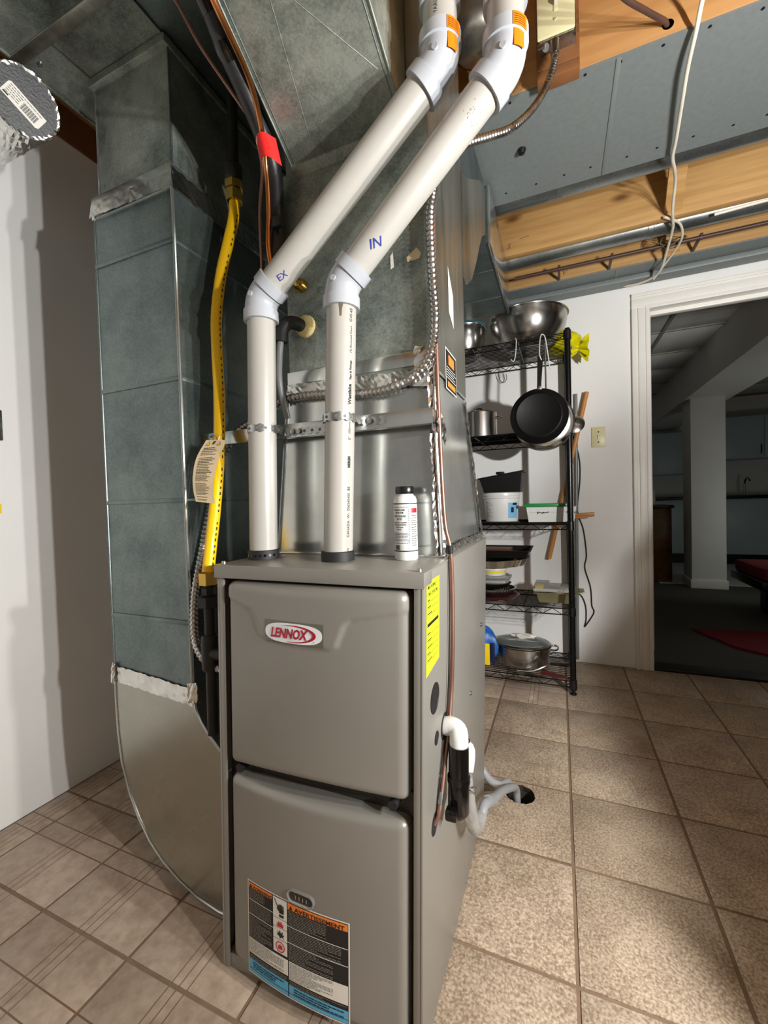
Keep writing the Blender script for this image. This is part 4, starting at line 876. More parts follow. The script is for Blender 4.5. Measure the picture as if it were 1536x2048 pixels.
b = MB(); b.lathe([(0.006, 0), (0.005, -0.004), (0, -0.005)], 'strap_mat', (-1.165, 0.662, 2.089), 10); b.build('screw', t)

# ================================================================== INSULATED ROUND DUCT END (upper corner by the side wall)
t = thing('insulated_duct_end', 'capped insulated round duct with barcode sticker by the side wall', 'duct', (-0.95, 0.49, 1.66))
cc_ = V((-1.123, 0.600, 1.927)); nn_ = V((0.955, -0.275, -0.383)).normalized()
Q = nn_.to_track_quat('Z', 'Y').to_matrix(); RC = 0.068
b = MB(); b.lathe([(0.0, 0.0), (RC - 0.005, 0.0), (RC - 0.004, 0.0006)], 'black_wrap', cc_, 40, Q); b.build('end_cap', t, label='dark grey end disc')
b = MB(); vs = []; r_ = random.Random(5); prof = [(RC - 0.007, 0.0008), (RC - 0.002, 0.0015), (RC + 0.0006, -0.002), (RC, -0.016), (RC - 0.004, -0.030), (RC + 0.002, -0.05), (RC - 0.003, -0.08), (RC + 0.002, -0.11), (RC - 0.004, -0.15), (RC, -0.19), (RC - 0.004, -0.24), (RC, -0.30), (RC - 0.003, -0.36), (RC, -0.42), (RC - 0.002, -0.49)]
sg = 72
for i, (r, z_) in enumerate(prof):
    for j in range(sg):
        a_ = 2 * PI * j / sg; k = r_.uniform(-0.0016, 0.0016); vs.append(cc_ + Q @ V(((r + k) * math.cos(a_), (r + k) * math.sin(a_), z_ + (r_.uniform(-0.003, 0.003) if i > 2 else r_.uniform(-0.0016, 0.0008)))))
b.add(vs, [(i * sg + j, i * sg + (j + 1) % sg, (i + 1) * sg + (j + 1) % sg, (i + 1) * sg + j) for i in range(len(prof) - 1) for j in range(sg)], 'foil'); b.build('foil_jacket', t, smooth=0, label='crinkled silver foil jacket')
ex = Q @ V((1, 0, 0)); ey = Q @ V((0, 1, 0))
# sticker runs along the image diagonal
RIGHT, UP = V((0.922, 0.387, 0)), V((0, 0, 1)); d_ = (RIGHT * 0.82 - UP * 0.58); sxv = (d_ - nn_ * d_.dot(nn_)).normalized(); syv = nn_.cross(sxv).normalized()
f = lambda off: (lambda p: cc_ + nn_ * (0.0012 + off) + sxv * p[0] * 0.62 + syv * p[1] * 0.70)
b = MB(); b.poly2([(-0.058, -0.033), (0.062, -0.033), (0.070, -0.027), (0.070, 0.014), (-0.052, 0.014), (-0.058, 0.008)], f(0), 'ink_white')
for k in range(22): b.patch(0.002 + k * 0.0024, 0.002 + k * 0.0024 + (0.0016 if k % 3 else 0.0008), -0.026, -0.002, f(0.0004), 'ink_black')
for k in range(5):
    u = -0.05
    while u < (-0.006 if k < 4 else 0.05): ln = rt.uniform(0.005, 0.012); b.patch(u, u + ln, -0.022 + k * 0.007, -0.0202 + k * 0.007, f(0.0004), 'ink_black'); u += ln + 0.002
b.patch(-0.052, -0.034, -0.029, -0.024, f(0.0004), 'ink_black'); b.build('barcode_sticker', t, smooth=0, label='white barcode sticker')

# ================================================================== GAS LINE
t = thing('gas_hose', 'yellow coated flexible gas hose beside the return duct', 'hose', (-0.73, 0.74, 0.83))
hp = [(-0.722, 0.700, 0.835), (-0.722, 0.712, 0.90), (-0.727, 0.73, 0.965), (-0.733, 0.752, 1.06), (-0.742, 0.77, 1.15), (-0.752, 0.785, 1.255), (-0.763, 0.795, 1.36), (-0.770, 0.805, 1.45), (-0.766, 0.82, 1.55), (-0.751, 0.835, 1.64), (-0.741, 0.845, 1.70), (-0.740, 0.850, 1.745)]
b = MB(); b.tube(hp, 0.0132, 'yellow_coat', 16, 0.012); hose = b.build('hose', t)
b = MB()
for k in range(60):   # printed marks along the side
    if k % 9 == 8: continue
    sp_ = spline(hp, 0.0145); 
    if k >= len(sp_) - 3: break
    p = sp_[k + 1]; dd = (sp_[k + 2] - p).normalized(); nrm = V((1.0, -0.12, 0)); nrm = (nrm - dd * nrm.dot(dd)).normalized(); sd_ = dd.cross(nrm)
    b.add([p + nrm * 0.0136 + sd_ * a0 * 0.0016 + dd * c0 for a0, c0 in ((-1, 0.001), (1, 0.002), (1, 0.008), (-1, 0.009 - 0.003 * (k % 2)))], [(0, 1, 2, 3)], 'ink_black')
b.build('hose_print', hose, smooth=0)['kind'] = 'stuff'
def hexnut(mb, c, r, h, mat): mb.lathe([(r * 0.8, 0), (r, 0.002), (r, h - 0.002), (r * 0.8, h)], mat, c, 6)
b = MB(); hexnut(b, (-0.740, 0.850, 1.742), 0.0205, 0.030, 'brass'); hexnut(b, (-0.740, 0.850, 1.772), 0.0225, 0.022, 'brass'); b.build('upper_nut', t, label='brass hex nut')
b = MB(); hexnut(b, (-0.722, 0.700, 0.806), 0.0205, 0.030, 'brass'); b.build('lower_nut', t, label='brass hex nut')
t = thing('gas_supply_pipe', 'black iron gas pipe coming down in the shadow above the yellow hose', 'pipe', (-0.74, 0.85, 1.8))
b = MB(); b.cyl((-0.740, 0.850, 1.836), (-0.735, 0.850, 2.09), 0.0135, 'iron_pipe', 16); b.build('pipe', t)
b = MB(); b.sweep([((-0.740, 0.850, 1.795), 0.018), ((-0.740, 0.850, 1.80), 0.0215), ((-0.740, 0.850, 1.83), 0.0215), ((-0.740, 0.850, 1.836), 0.016)], 'iron_pipe', 16); b.build('coupling', t)
t = thing('gas_valve_pipe', 'black iron gas fittings below the yellow hose beside the furnace', 'pipe', (-0.725, 0.70, 0.5))
b = MB(); b.cyl((-0.722, 0.700, 0.806), (-0.726, 0.700, 0.47), 0.0115, 'iron_pipe', 14); b.build('pipe', t)
b = MB(); hexnut(b, (-0.723, 0.700, 0.757), 0.024, 0.026, 'iron_pipe'); hexnut(b, (-0.723, 0.700, 0.783), 0.015, 0.020, 'iron_pipe'); b.build('union', t)
b = MB(); b.sweep([((-0.725, 0.700, 0.695), 0.0155), ((-0.725, 0.700, 0.69), 0.0185), ((-0.725, 0.700, 0.62), 0.0185), ((-0.725, 0.700, 0.615), 0.0155)], 'iron_pipe', 16); b.cyl((-0.725, 0.700, 0.655), (-0.668, 0.700, 0.655), 0.0150, 'iron_pipe', 14); b.build('tee', t)
# hanging tag on the hose
t = thing('warning_tag', 'beige paper warning tag hanging on the yellow gas hose', 'tag', (-0.76, 0.745, 1.0))
TL = [(-0.756, 0.743, 1.136), (-0.778, 0.733, 1.096), (-0.784, 0.726, 1.055), (-0.778, 0.720, 1.020), (-0.764, 0.713, 0.993)]
TR = [(-0.699, 0.748, 1.132), (-0.712, 0.738, 1.096), (-0.722, 0.730, 1.052), (-0.720, 0.722, 1.018), (-0.710, 0.715, 0.987)]
def tagp(off):
    def sm(P_, v):
        s_ = min(3.9999, max(0, v * 4)); k = int(s_); f_ = s_ - k; q = [V(x) for x in P_]; a0 = q[max(0, k - 1)]; b0 = q[k]; c0 = q[k + 1]; d0 = q[min(4, k + 2)]
        return 0.5 * ((2 * b0) + (c0 - a0) * f_ + (2 * a0 - 5 * b0 + 4 * c0 - d0) * f_ * f_ + (3 * b0 - a0 - 3 * c0 + d0) * f_ ** 3)
    return lambda p: tuple(sm(TL, p[1]).lerp(sm(TR, p[1]), p[0]) + V((0.35, -0.93, 0)) * off)
b = MB(); b.patch(0, 1, 0, 1, tagp(0), 'tag_paper', 6, 20); b.patch(0, 1, 0, 1, tagp(-0.0008), 'tag_paper', 6, 20); tg = b.build('card', t, smooth=60)
b = MB(); g = tagp(0.0006); v = 0.13; rr = random.Random(21)
while v < 0.96:
    u = 0.14; e = rr.uniform(0.6, 0.84); mt = 'ink_black' if v in (0.13,) or rr.random() < 0.12 else 'ink_soft'
    while u < e: ln = rr.uniform(0.03, 0.12); b.patch(u, min(e, u + ln), v, v + 0.010, g, mt); u += ln + 0.018
    v += 0.0215 if rr.random() > 0.16 else 0.045
for u in (0.22, 0.72): b.poly2([(u - 0.09, 0.10), (u + 0.09, 0.10), (u, 0.035)], g, 'ink_black'); b.poly2([(u - 0.06, 0.092), (u + 0.06, 0.092), (u, 0.048)], tagp(0.0009), 'yellow_card')
b.poly2([(0.42, 0.025), (0.53, 0.025), (0.50, 0.085), (0.40, 0.085)], g, 'red_handle'); b.build('tag_print', tg, smooth=0)
b = MB(); b.rod([(-0.728, 0.750, 1.126), (-0.724, 0.752, 1.142), (-0.742, 0.752, 1.150), (-0.760, 0.760, 1.146)], 0.0012, 'strap_mat'); b.build('tie_wire', t)

# ================================================================== HANGER BAR AND STRAPS
b = MB(); t = thing('support_bar', 'flat galvanized bar spanning behind the two white pipes', 'bar', (-0.53, 0.80, 1.13))
b.box(-0.824, -0.226, 0.798, 0.8015, 1.132, 1.163, 'galv_shiny', 0.0008); b.box(-0.824, -0.226, 0.7985, 0.812, 1.1605, 1.163, 'galv_shiny'); b.box(-0.824, -0.226, 0.7985, 0.812, 1.132, 1.1345, 'galv_shiny'); b.build('channel', t)
b = MB(); b.box(-0.2285, -0.226, 0.80, 0.860, 1.118, 1.163, 'galv_shiny', 0.0008); foil_strip(b, [(-0.2235, 0.822, 1.15), (-0.2235, 0.875, 1.105)], (1, 0, 0), 0.034, amp=0.005, seed=17); b.build('end_tab', t, smooth=0)
for x in (-0.79, -0.765): b = MB(); b.lathe([(0.0065, 0), (0.0065, 0.003), (0.004, 0.005), (0, 0.005)], 'strap_mat', (x, 0.798, 1.148), 10, Matrix.Rotation(PI / 2, 3, 'X')); b.build('screw', t)
def strap(label, cx, x_end, z):
    """perforated hanger strap round the front of a pipe, tail along the bar"""
    t = thing('perforated_strap', label, 'strap', (cx, 0.72, z), 'perforated straps on the vent pipes'); pts = []
    for k in range(19): a_ = PI + PI * k / 18; pts.append(V((cx + 0.0322 * math.cos(a_), 0.753 + 0.0322 * math.sin(a_), z)))
    pts += [V((cx + 0.034, 0.775, z - 0.001)), V((cx + 0.042, 0.795, z - 0.002)), V((x_end, 0.7955, z - 0.003))]
    pts = [V((cx - 0.034, 0.796, z - 0.001))] + pts; P_ = spline(pts, 0.0045); q = MB(); hw = 0.0095; L_ = 0.0; vs = []; prev = P_[0]
    for i, p in enumerate(P_):
        L_ += (p - prev).length; prev = p; d = (P_[min(i + 1, len(P_) - 1)] - P_[max(i - 1, 0)]).normalized(); nrm = d.cross(V((0, 0, 1))).normalized()
        w_ = hw * (0.80 + 0.20 * math.cos(2 * PI * L_ / 0.0185)); vs.append((p, nrm, w_, (L_ / 0.0185) % 1.0))
    V_ = []; F_ = []
    for p, nrm, w_, ph in vs:
        for s_ in (-1, 1):
            for h in (-1, 1): V_.append(p + nrm * 0.0005 * s_ + V((0, 0, 1)) * w_ * h)
    for i in range(len(vs) - 1):
        a0, c0 = i * 4, (i + 1) * 4; F_ += [(a0, c0, c0 + 1, a0 + 1), (a0 + 2, a0 + 3, c0 + 3, c0 + 2), (a0, a0 + 2, c0 + 2, c0), (a0 + 1, c0 + 1, c0 + 3, a0 + 3)]
    q.add(V_, F_, 'strap_mat'); o = q.build('band', t, smooth=30); h = MB(); L_ = 0; prev = P_[0]; nx = 0.008
    for i, p in enumerate(P_):
        L_ += (p - prev).length; prev = p
        if L_ >= nx:
            nx += 0.0185; nrm = vs[i][1]; Qm = nrm.to_track_quat('Z', 'Y').to_matrix()
            for s_ in (-1, 1): h.lathe([(0.0034, 0.0), (0.0, 0.0)], 'ink_grey', p + nrm * 0.0009 * s_, 10, Qm)
    h.build('strap_holes', o, smooth=0); 
    q = MB(); q.lathe([(0.006, 0), (0.006, 0.004), (0, 0.0045)], 'strap_mat', (cx + 0.050, 0.7945, z - 0.002), 6, Matrix.Rotation(PI / 2, 3, 'X')); q.lathe([(0.006, 0), (0.006, 0.004), (0, 0.0045)], 'strap_mat', (cx + 0.066, 0.7945, z - 0.002), 6, Matrix.Rotation(PI / 2, 3, 'X')); q.build('screw', t)
strap('perforated metal strap round the vent pipe nearer the gas hose', -0.601, -0.462, 1.146); strap('perforated metal strap round the vent pipe behind the bottle', -0.4095, -0.325, 1.151)

# ================================================================== ARMOURED CABLE AND SWITCH BOX
t = thing('armoured_cable', 'ribbed metal armoured cable looping from switch box around the plenum', 'cable', (-0.23, 0.82, 1.2))
cp_ = [(0.010, 1.238, 2.166), (0.008, 1.23, 2.125), (-0.011, 1.20, 2.048), (-0.044, 1.12, 1.933), (-0.085, 1.04, 1.840), (-0.129, 0.98, 1.789), (-0.173, 0.92, 1.740), (-0.212, 0.86, 1.669), (-0.226, 0.828, 1.58), (-0.229, 0.824, 1.512), (-0.226, 0.822, 1.42), (-0.223, 0.822, 1.34), (-0.231, 0.822, 1.285), (-0.251, 0.820, 1.248), (-0.288, 0.818, 1.226), (-0.343, 0.820, 1.215), (-0.400, 0.822, 1.216), (-0.478, 0.824, 1.226), (-0.548, 0.824, 1.229), (-0.609, 0.83, 1.224), (-0.677, 0.834, 1.194), (-0.741, 0.834, 1.168), (-0.792, 0.825, 1.105), (-0.808, 0.815, 1.048), (-0.808, 0.80, 0.985), (-0.806, 0.77, 0.887), (-0.806, 0.745, 0.804), (-0.800, 0.728, 0.736), (-0.784, 0.714, 0.672), (-0.750, 0.705, 0.635), (-0.699, 0.700, 0.621), (-0.664, 0.698, 0.618)]
b = MB(); b.ribbed(cp_, 0.0086, 'conduit_mat', 0.0105, 0.13); b.build('armour', t)
b = MB(); b.sweep([((0.010, 1.237, 2.152), 0.0105), ((0.010, 1.239, 2.186), 0.0125)], 'conduit_mat', 14); b.build('end_connector', t)
t = thing('switch_box', 'cream toggle switch plate on a steel box under the joist', 'switch', (0.015, 1.25, 2.19))
b = MB(); b.box(-0.037, 0.071, 1.2705, 1.3095, 2.128, 2.155, 'dark_wood_board', 0.003); b.box(-0.037, 0.071, 1.2705, 1.3095, 2.1545, 2.41, 'dark_wood_board', 0.003); b.build('mounting_board', t, label='stained wooden backing board')
b = MB(); b.box(-0.028, 0.062, 1.236, 1.2704, 2.190, 2.33, 'conduit_mat', 0.003); bx_ = b.build('steel_box', t)
b = MB(); b.box(-0.033, -0.014, 1.226, 1.231, 2.172, 2.184, 'strap_mat', 0.001); b.cyl((-0.012, 1.236, 2.178), (-0.012, 1.252, 2.190), 0.009, 'conduit_mat', 12); b.build('clamp_tab', bx_)
b = MB(); b.box(-0.033, 0.059, 1.2285, 1.2355, 2.197, 2.33, 'cream_plate', 0.003); pl = b.build('cover_plate', t)
b = MB(); b.box(0.008, 0.018, 1.2265, 1.2290, 2.254, 2.280, 'cream_plate', 0.001); b.box(0.0095, 0.0165, 1.214, 1.2290, 2.268, 2.279, 'white_plastic', 0.0015); b.build('toggle', pl)
b = MB(); b.lathe([(0.0045, 0), (0.004, 0.0018), (0, 0.002)], 'cream_plate', (0.012, 1.2285, 2.234), 14, Matrix.Rotation(PI / 2, 3, 'X')); b.box(0.0085, 0.0155, 1.2262, 1.2266, 2.2335, 2.2345, 'ink_black'); b.build('screw', pl)
t = thing('brown_cable', 'brown cable running into a hole in the orange joist', 'cable', (0.25, 1.29, 2.17))
b = MB(); b.tube([(0.276, 1.312, 2.180), (0.270, 1.296, 2.177), (0.215, 1.222, 2.152), (0.147, 1.12, 2.115), (0.078, 1.0, 2.10), (0.02, 0.95, 2.20), (0.0, 0.95, 2.415)], 0.0062, 'cable_brown', 10); b.build('sheath', t)
b = MB(); b.lathe([(0.013, 0.0), (0.0, 0.0)], 'ink_black', (0.278, 1.3095, 2.181), 16, Matrix.Rotation(PI / 2, 3, 'X')); b.build('bored_hole', t)
t = thing('white_cable', 'white cable hanging under the ceiling down to the wall top', 'cable', (0.45, 2.0, 2.1))
b = MB(); b.tube([(0.37, 0.96, 2.415), (0.36, 1.02, 2.33), (0.345, 1.15, 2.21), (0.338, 1.26, 2.165), (0.336, 1.30, 2.138), (0.340, 1.398, 2.128), (0.355, 1.529, 2.128), (0.371, 1.663, 2.132), (0.380, 1.75, 2.136), (0.405, 1.84, 2.15), (0.431, 1.95, 2.17), (0.450, 2.08, 2.148), (0.468, 2.16, 2.142), (0.480, 2.22, 2.140), (0.489, 2.36, 2.128), (0.489, 2.5, 2.100), (0.460, 2.58, 2.100), (0.40, 2.64, 2.110), (0.330, 2.668, 2.128), (0.208, 2.675, 2.142)], 0.0055, 'cable_white', 10); b.build('sheath', t)
t = thing('spare_cable', 'short off-white cable tied to the bridging between joists', 'cable', (0.5, 2.3, 2.1))
b = MB(); b.tube([(0.43, 2.13, 2.150), (0.50, 2.20, 2.146), (0.532, 2.30, 2.135), (0.525, 2.40, 2.128), (0.496, 2.50, 2.11), (0.47, 2.57, 2.09)], 0.005, 'cable_white', 10); b.build('sheath', t)
for k in range(3):
    b = MB(); b.tube([(0.505 + 0.05 * math.cos(a_), 2.33 + 0.02 * k + 0.02 * math.sin(a_), 2.150 + 0.012 * math.sin(2 * a_ + k)) for a_ in [2 * PI * j / 9 for j in range(10)]], 0.0022, 'ink_soft', 6); b.build('tie_wire', t)
b = MB(); b.tube([(0.62, 2.19, 2.142), (0.80, 2.185, 2.146), (1.0, 2.19, 2.144), (1.4, 2.19, 2.148)], 0.006, 'cable_white', 8, 0.04); tag(b.build('stapled_cable'), 'white cable stapled along the joist beside the shiny round duct', 'cable')
# white conduit and steel bits between the vent pipes
t = thing('white_conduit', 'short white pipe with black clamp under the orange joist', 'pipe', (-0.19, 1.24, 2.1))
b = MB(); b.cyl((-0.30, 1.245, 2.115), (-0.115, 1.225, 2.150), 0.020, 'pvc_pipe', 20); b.build('pipe', t)
b = MB(); b.box(-0.165, -0.130, 1.195, 1.235, 2.125, 2.205, 'iron_pipe', 0.006); b.build('clamp', t)
b = MB(); b.rod([(-0.205, 1.21, 2.155), (-0.202, 1.20, 2.12), (-0.196, 1.196, 2.095), (-0.19, 1.196, 2.07)], 0.0035, 'iron_pipe'); b.build('chain', t)
b = MB(); b.lathe([(0.03, 0.0), (0.075, -0.02), (0.078, -0.12), (0.07, -0.14), (0.055, -0.15)], 'galv_side', (-0.185, 1.205, 2.37), 28); tag(b.build('duct_collar'), 'dull tin collar between the two vent pipe tops', 'duct')

# ================================================================== REFRIGERANT LINES
t = thing('suction_line', 'thick black insulated refrigerant line bending beside the plenum', 'pipe', (-0.6, 0.82, 1.5))
b = MB(); ip = [(-0.60, 0.10, 2.085), (-0.585, 0.32, 2.05), (-0.575, 0.50, 1.96), (-0.566, 0.60, 1.887), (-0.566, 0.64, 1.849), (-0.572, 0.70, 1.820), (-0.578, 0.76, 1.781), (-0.584, 0.80, 1.738), (-0.592, 0.817, 1.668), (-0.592, 0.817, 1.598), (-0.612, 0.817, 1.50)]
b.tube(ip, 0.0195, 'insulation', 18); io = b.build('insulation', t)
sp_ = spline(ip, 0.01)
for k in (22, 30, 44, 52, 59):
    if k + 3 < len(sp_): b = MB(); b.sweep([(sp_[k], 0.0203), (sp_[k + 1], 0.0212), (sp_[k + 2], 0.0212), (sp_[k + 3], 0.0203)], 'trap_black', 18); b.build('tape_band', io, label='glossy black tape')
b = MB(); b.box(-0.582, -0.560, 0.786, 0.80, 1.602, 1.625, 'black_rubber', 0.003); b.build('tape_end', io)
t = thing('liquid_line', 'bright copper tube strapped to the black insulated line', 'pipe', (-0.6, 0.79, 1.5))
b = MB(); b.tube([(-0.50, 0.10, 2.0), (-0.492, 0.28, 1.92), (-0.498, 0.48, 1.845), (-0.506, 0.55, 1.806), (-0.514, 0.60, 1.796), (-0.529, 0.66, 1.790), (-0.553, 0.72, 1.768), (-0.580, 0.77, 1.722), (-0.588, 0.785, 1.640), (-0.596, 0.790, 1.562), (-0.588, 0.796, 1.49)], 0.0056, 'copper', 12); b.build('tube', t)
t = thing('thin_copper_line', 'thin brown copper tube crossing the dark gap by the return duct', 'pipe', (-0.65, 0.77, 1.6))
b = MB(); b.tube([(-0.72, 0.48, 2.085), (-0.690, 0.60, 1.99), (-0.675, 0.63, 1.972), (-0.647, 0.66, 1.904), (-0.610, 0.70, 1.837), (-0.594, 0.74, 1.803), (-0.594, 0.76, 1.777), (-0.598, 0.78, 1.728), (-0.620, 0.795, 1.653), (-0.632, 0.81, 1.559), (-0.640, 0.82, 1.50)], 0.0036, 'copper_old', 8); b.build('tube', t)
t = thing('red_tape_tag', 'red tape tag wrapped on the copper and black lines', 'tag', (-0.555, 0.735, 1.70))
def rt_(p): u, v = p; return (-0.577 + 0.042 * u + 0.013 * v, 0.7335 - 0.010 * math.sin(PI * min(1, u * 1.2)) + 0.012 * max(0, u - 0.75) * 4, 1.748 - 0.045 * v + 0.004 * math.sin(PI * u) - 0.016 * u * v)
b = MB(); b.patch(0, 1, 0, 1, rt_, 'red_tape', 14, 8); b.patch(0, 1, 0, 1, lambda p: (rt_(p)[0], rt_(p)[1] + 0.001, rt_(p)[2]), 'red_tape', 14, 8); b.poly2([(0.0, 0.16), (0.22, 0.02), (0.24, 0.10), (0.05, 0.30)], lambda p: (rt_(p)[0], rt_(p)[1] - 0.0008, rt_(p)[2]), 'ink_white'); b.build('tape', t, smooth=60)
# drain stub on the coil casing
t = thing('coil_drain', 'black rubber elbow with hose stuck in the coil casing, tan putty around', 'pipe', (-0.56, 0.80, 1.25))
b = MB(); b.tube([(-0.541, 0.841, 1.392), (-0.546, 0.815, 1.392), (-0.555, 0.797, 1.388), (-0.566, 0.789, 1.372), (-0.570, 0.788, 1.345)], 0.0145, 'black_rubber', 16, 0.006); b.build('elbow', t)
b = MB(); b.tube([(-0.570, 0.788, 1.35), (-0.577, 0.789, 1.307), (-0.580, 0.792, 1.25), (-0.578, 0.815, 1.18)], 0.0075, 'tube_grey', 12); b.build('hose', t)
b = MB(); b.lathe([(0.026, 0), (0.024, 0.008), (0.017, 0.012)], 'putty', (-0.536, 0.8395, 1.392), 18, Matrix.Rotation(PI / 2, 3, 'X')); b.build('putty', t)
b = MB(); b.lathe([(0.016, 0), (0.014, 0.012), (0.008, 0.02), (0, 0.021)], 'brass', (-0.545, 0.8395, 1.487), 16, Matrix.Rotation(PI / 2, 3, 'X')); tag(b.build('brass_plug'), 'small brass plug in the coil casing behind the slanted pipe', 'plug')
# thin copper condensate / wire bundle on the right corner of the plenum
t = thing('copper_side_line', 'dull copper tube running down the furnace side into a grommet', 'pipe', (-0.2, 0.8, 0.4))
b = MB(); b.tube([(-0.2245, 0.829, 1.62), (-0.2235, 0.829, 1.502), (-0.2235, 0.829, 1.344), (-0.2225, 0.828, 1.244), (-0.222, 0.828, 1.184), (-0.2205, 0.827, 1.119), (-0.2185, 0.828, 1.022), (-0.2140, 0.828, 0.929), (-0.2040, 0.824, 0.882), (-0.2030, 0.829, 0.801), (-0.2035, 0.825, 0.703), (-0.2070, 0.820, 0.607), (-0.2090, 0.796, 0.530), (-0.2110, 0.764, 0.468), (-0.2125, 0.742, 0.425), (-0.2145, 0.728, 0.400), (-0.2220, 0.722, 0.386)], 0.0044, 'copper_old', 12); b.build('tube', t)
b = MB(); b.sweep([((-0.2045, 0.823, 0.889), 0.0056), ((-0.2040, 0.825, 0.872), 0.0056)], 'black_rubber', 12); b.build('tie', t)
b = MB(); b.sweep([((-0.2122, 0.746, 0.433), 0.0053), ((-0.2132, 0.737, 0.416), 0.0053)], 'strap_mat', 12); b.build('tie', t)
b = MB(); b.tube([(-0.2045, 0.812, 0.868), (-0.2055, 0.814, 0.78), (-0.2085, 0.810, 0.65), (-0.2110, 0.800, 0.57), (-0.2130, 0.783, 0.52), (-0.2155, 0.750, 0.455), (-0.219, 0.728, 0.395)], 0.0016, 'ink_black', 8); tag(b.build('control_wire'), 'thin black wire beside the dull copper tube on the furnace side', 'wire')
# small things on the side wall
b = MB(); b.box(-1.6072, -1.598, 0.70, 0.752, 1.205, 1.30, 'conduit_mat', 0.003); tag(b.build('wall_box'), 'metal box cover at the edge of the side wall', 'box')
b = MB(); b.box(-1.6072, -1.6055, 0.68, 0.741, 0.978, 1.008, 'yellow_card'); tag(b.build('yellow_sticker'), 'yellow sticker low on the side wall', 'sticker')

# ================================================================== WIRE SHELVING
SX0, SX1, SY0, SY1 = -0.862, 0.050, 2.235, 2.625
SZ = (1.772, 1.308, 0.847, 0.424, 0.064)
t = thing('shelving_unit', 'black wire shelving unit with five shelves against the white wall', 'shelf', ((SX0 + SX1) / 2, (SY0 + SY1) / 2, 0))
for (x, y) in ((SX0, SY0), (SX1, SY0), (SX0, SY1), (SX1, SY1)):
    b = MB(); rings = [((x, y, 0.022), 0.0142)]; z_ = 0.03
    while z_ < 1.78: rings += [((x, y, z_), 0.0142), ((x, y, z_ + 0.0005), 0.0134), ((x, y, z_ + 0.002), 0.0134), ((x, y, z_ + 0.0025), 0.0142)]; z_ += 0.0254
    rings += [((x, y, 1.786), 0.0142), ((x, y, 1.793), 0.011)]; b.sweep(rings, 'black_metal', 16); po = b.build('post', t)
    b = MB(); b.lathe([(0.016, 0.0), (0.017, 0.004), (0.012, 0.010), (0.007, 0.012), (0.007, 0.026)], 'black_plastic', (x, y, 0.0), 16); b.build('foot', po)
    for z_ in SZ: b = MB(); b.lathe([(0.0145, -0.036), (0.0185, -0.034), (0.0175, 0.010), (0.0145, 0.012)], 'black_plastic', (x, y, z_), 18); b.build('sleeve', po)
for z_ in SZ:
    b = MB()
    def truss(p, q):
        p, q = V(p), V(q); n = max(2, int((q - p).length / 0.045)); b.rod([p, q], 0.0032, 'black_metal'); b.rod([p - V((0, 0, 0.030)), q - V((0, 0, 0.030))], 0.0032, 'black_metal')
        b.rod([p.lerp(q, k / n) - V((0, 0, 0.030 * (k % 2))) for k in range(n + 1)], 0.0022, 'black_metal', 5)
    truss((SX0, SY0, z_), (SX1, SY0, z_)); truss((SX0, SY1, z_), (SX1, SY1, z_)); truss((SX0, SY0, z_), (SX0, SY1, z_)); truss((SX1, SY0, z_), (SX1, SY1, z_))
    for x in (SX0 + 0.23, SX0 + 0.456, SX0 + 0.684): b.rod([(x, SY0, z_ - 0.004), (x, SY1, z_ - 0.004)], 0.003, 'black_metal')
    so = b.build('shelf', t)
    b = MB()
    for k in range(1, 17): y = SY0 + (SY1 - SY0) * k / 17; b.rod([(SX0, y, z_), (SX1, y, z_)], 0.0019, 'black_metal', 5)
    wo = b.build('wire_deck', so); wo['kind'] = 'stuff'

def bowl(name, label, c, rt_, rb, h, mat, rim=None):
    t = thing(name, label, 'bowl', c); q = MB(); n = 14; th = 0.0022
    prof = [(0.0, 0.0), (rb, 0.0)] + [(rb + (rt_ - rb) * math.sin(PI / 2 * k / n) ** 0.95, h * (1 - math.cos(PI / 2 * k / n)) ** 0.85) for k in range(1, n + 1)]
    prof += [(rt_ + 0.007, h + 0.001), (rt_ + 0.008, h + 0.004), (rt_ - 0.001, h + 0.004)] + [(max(0.001, r - th), z + th) for r, z in reversed(prof[1:])] + [(0.0, th)]
    q.lathe(prof, mat, c, 56); q.build('body', t)
    if rim: q = MB(); q.lathe([(rt_ + 0.006, h + 0.004), (rt_ + 0.010, h + 0.006), (rt_ + 0.008, h + 0.014), (0.0, h + 0.018)], rim, c, 48); q.build('lid', t)
bowl('mixing_bowl', 'large brushed steel mixing bowl on the top shelf', (-0.142, 2.445, 1.7745), 0.200, 0.085, 0.178, 'stainless')
bowl('mixing_bowl', 'smaller steel bowl with teal lid on the top shelf behind the plenum', (-0.485, 2.43, 1.7745), 0.118, 0.055, 0.165, 'stainless', 'lid_teal')

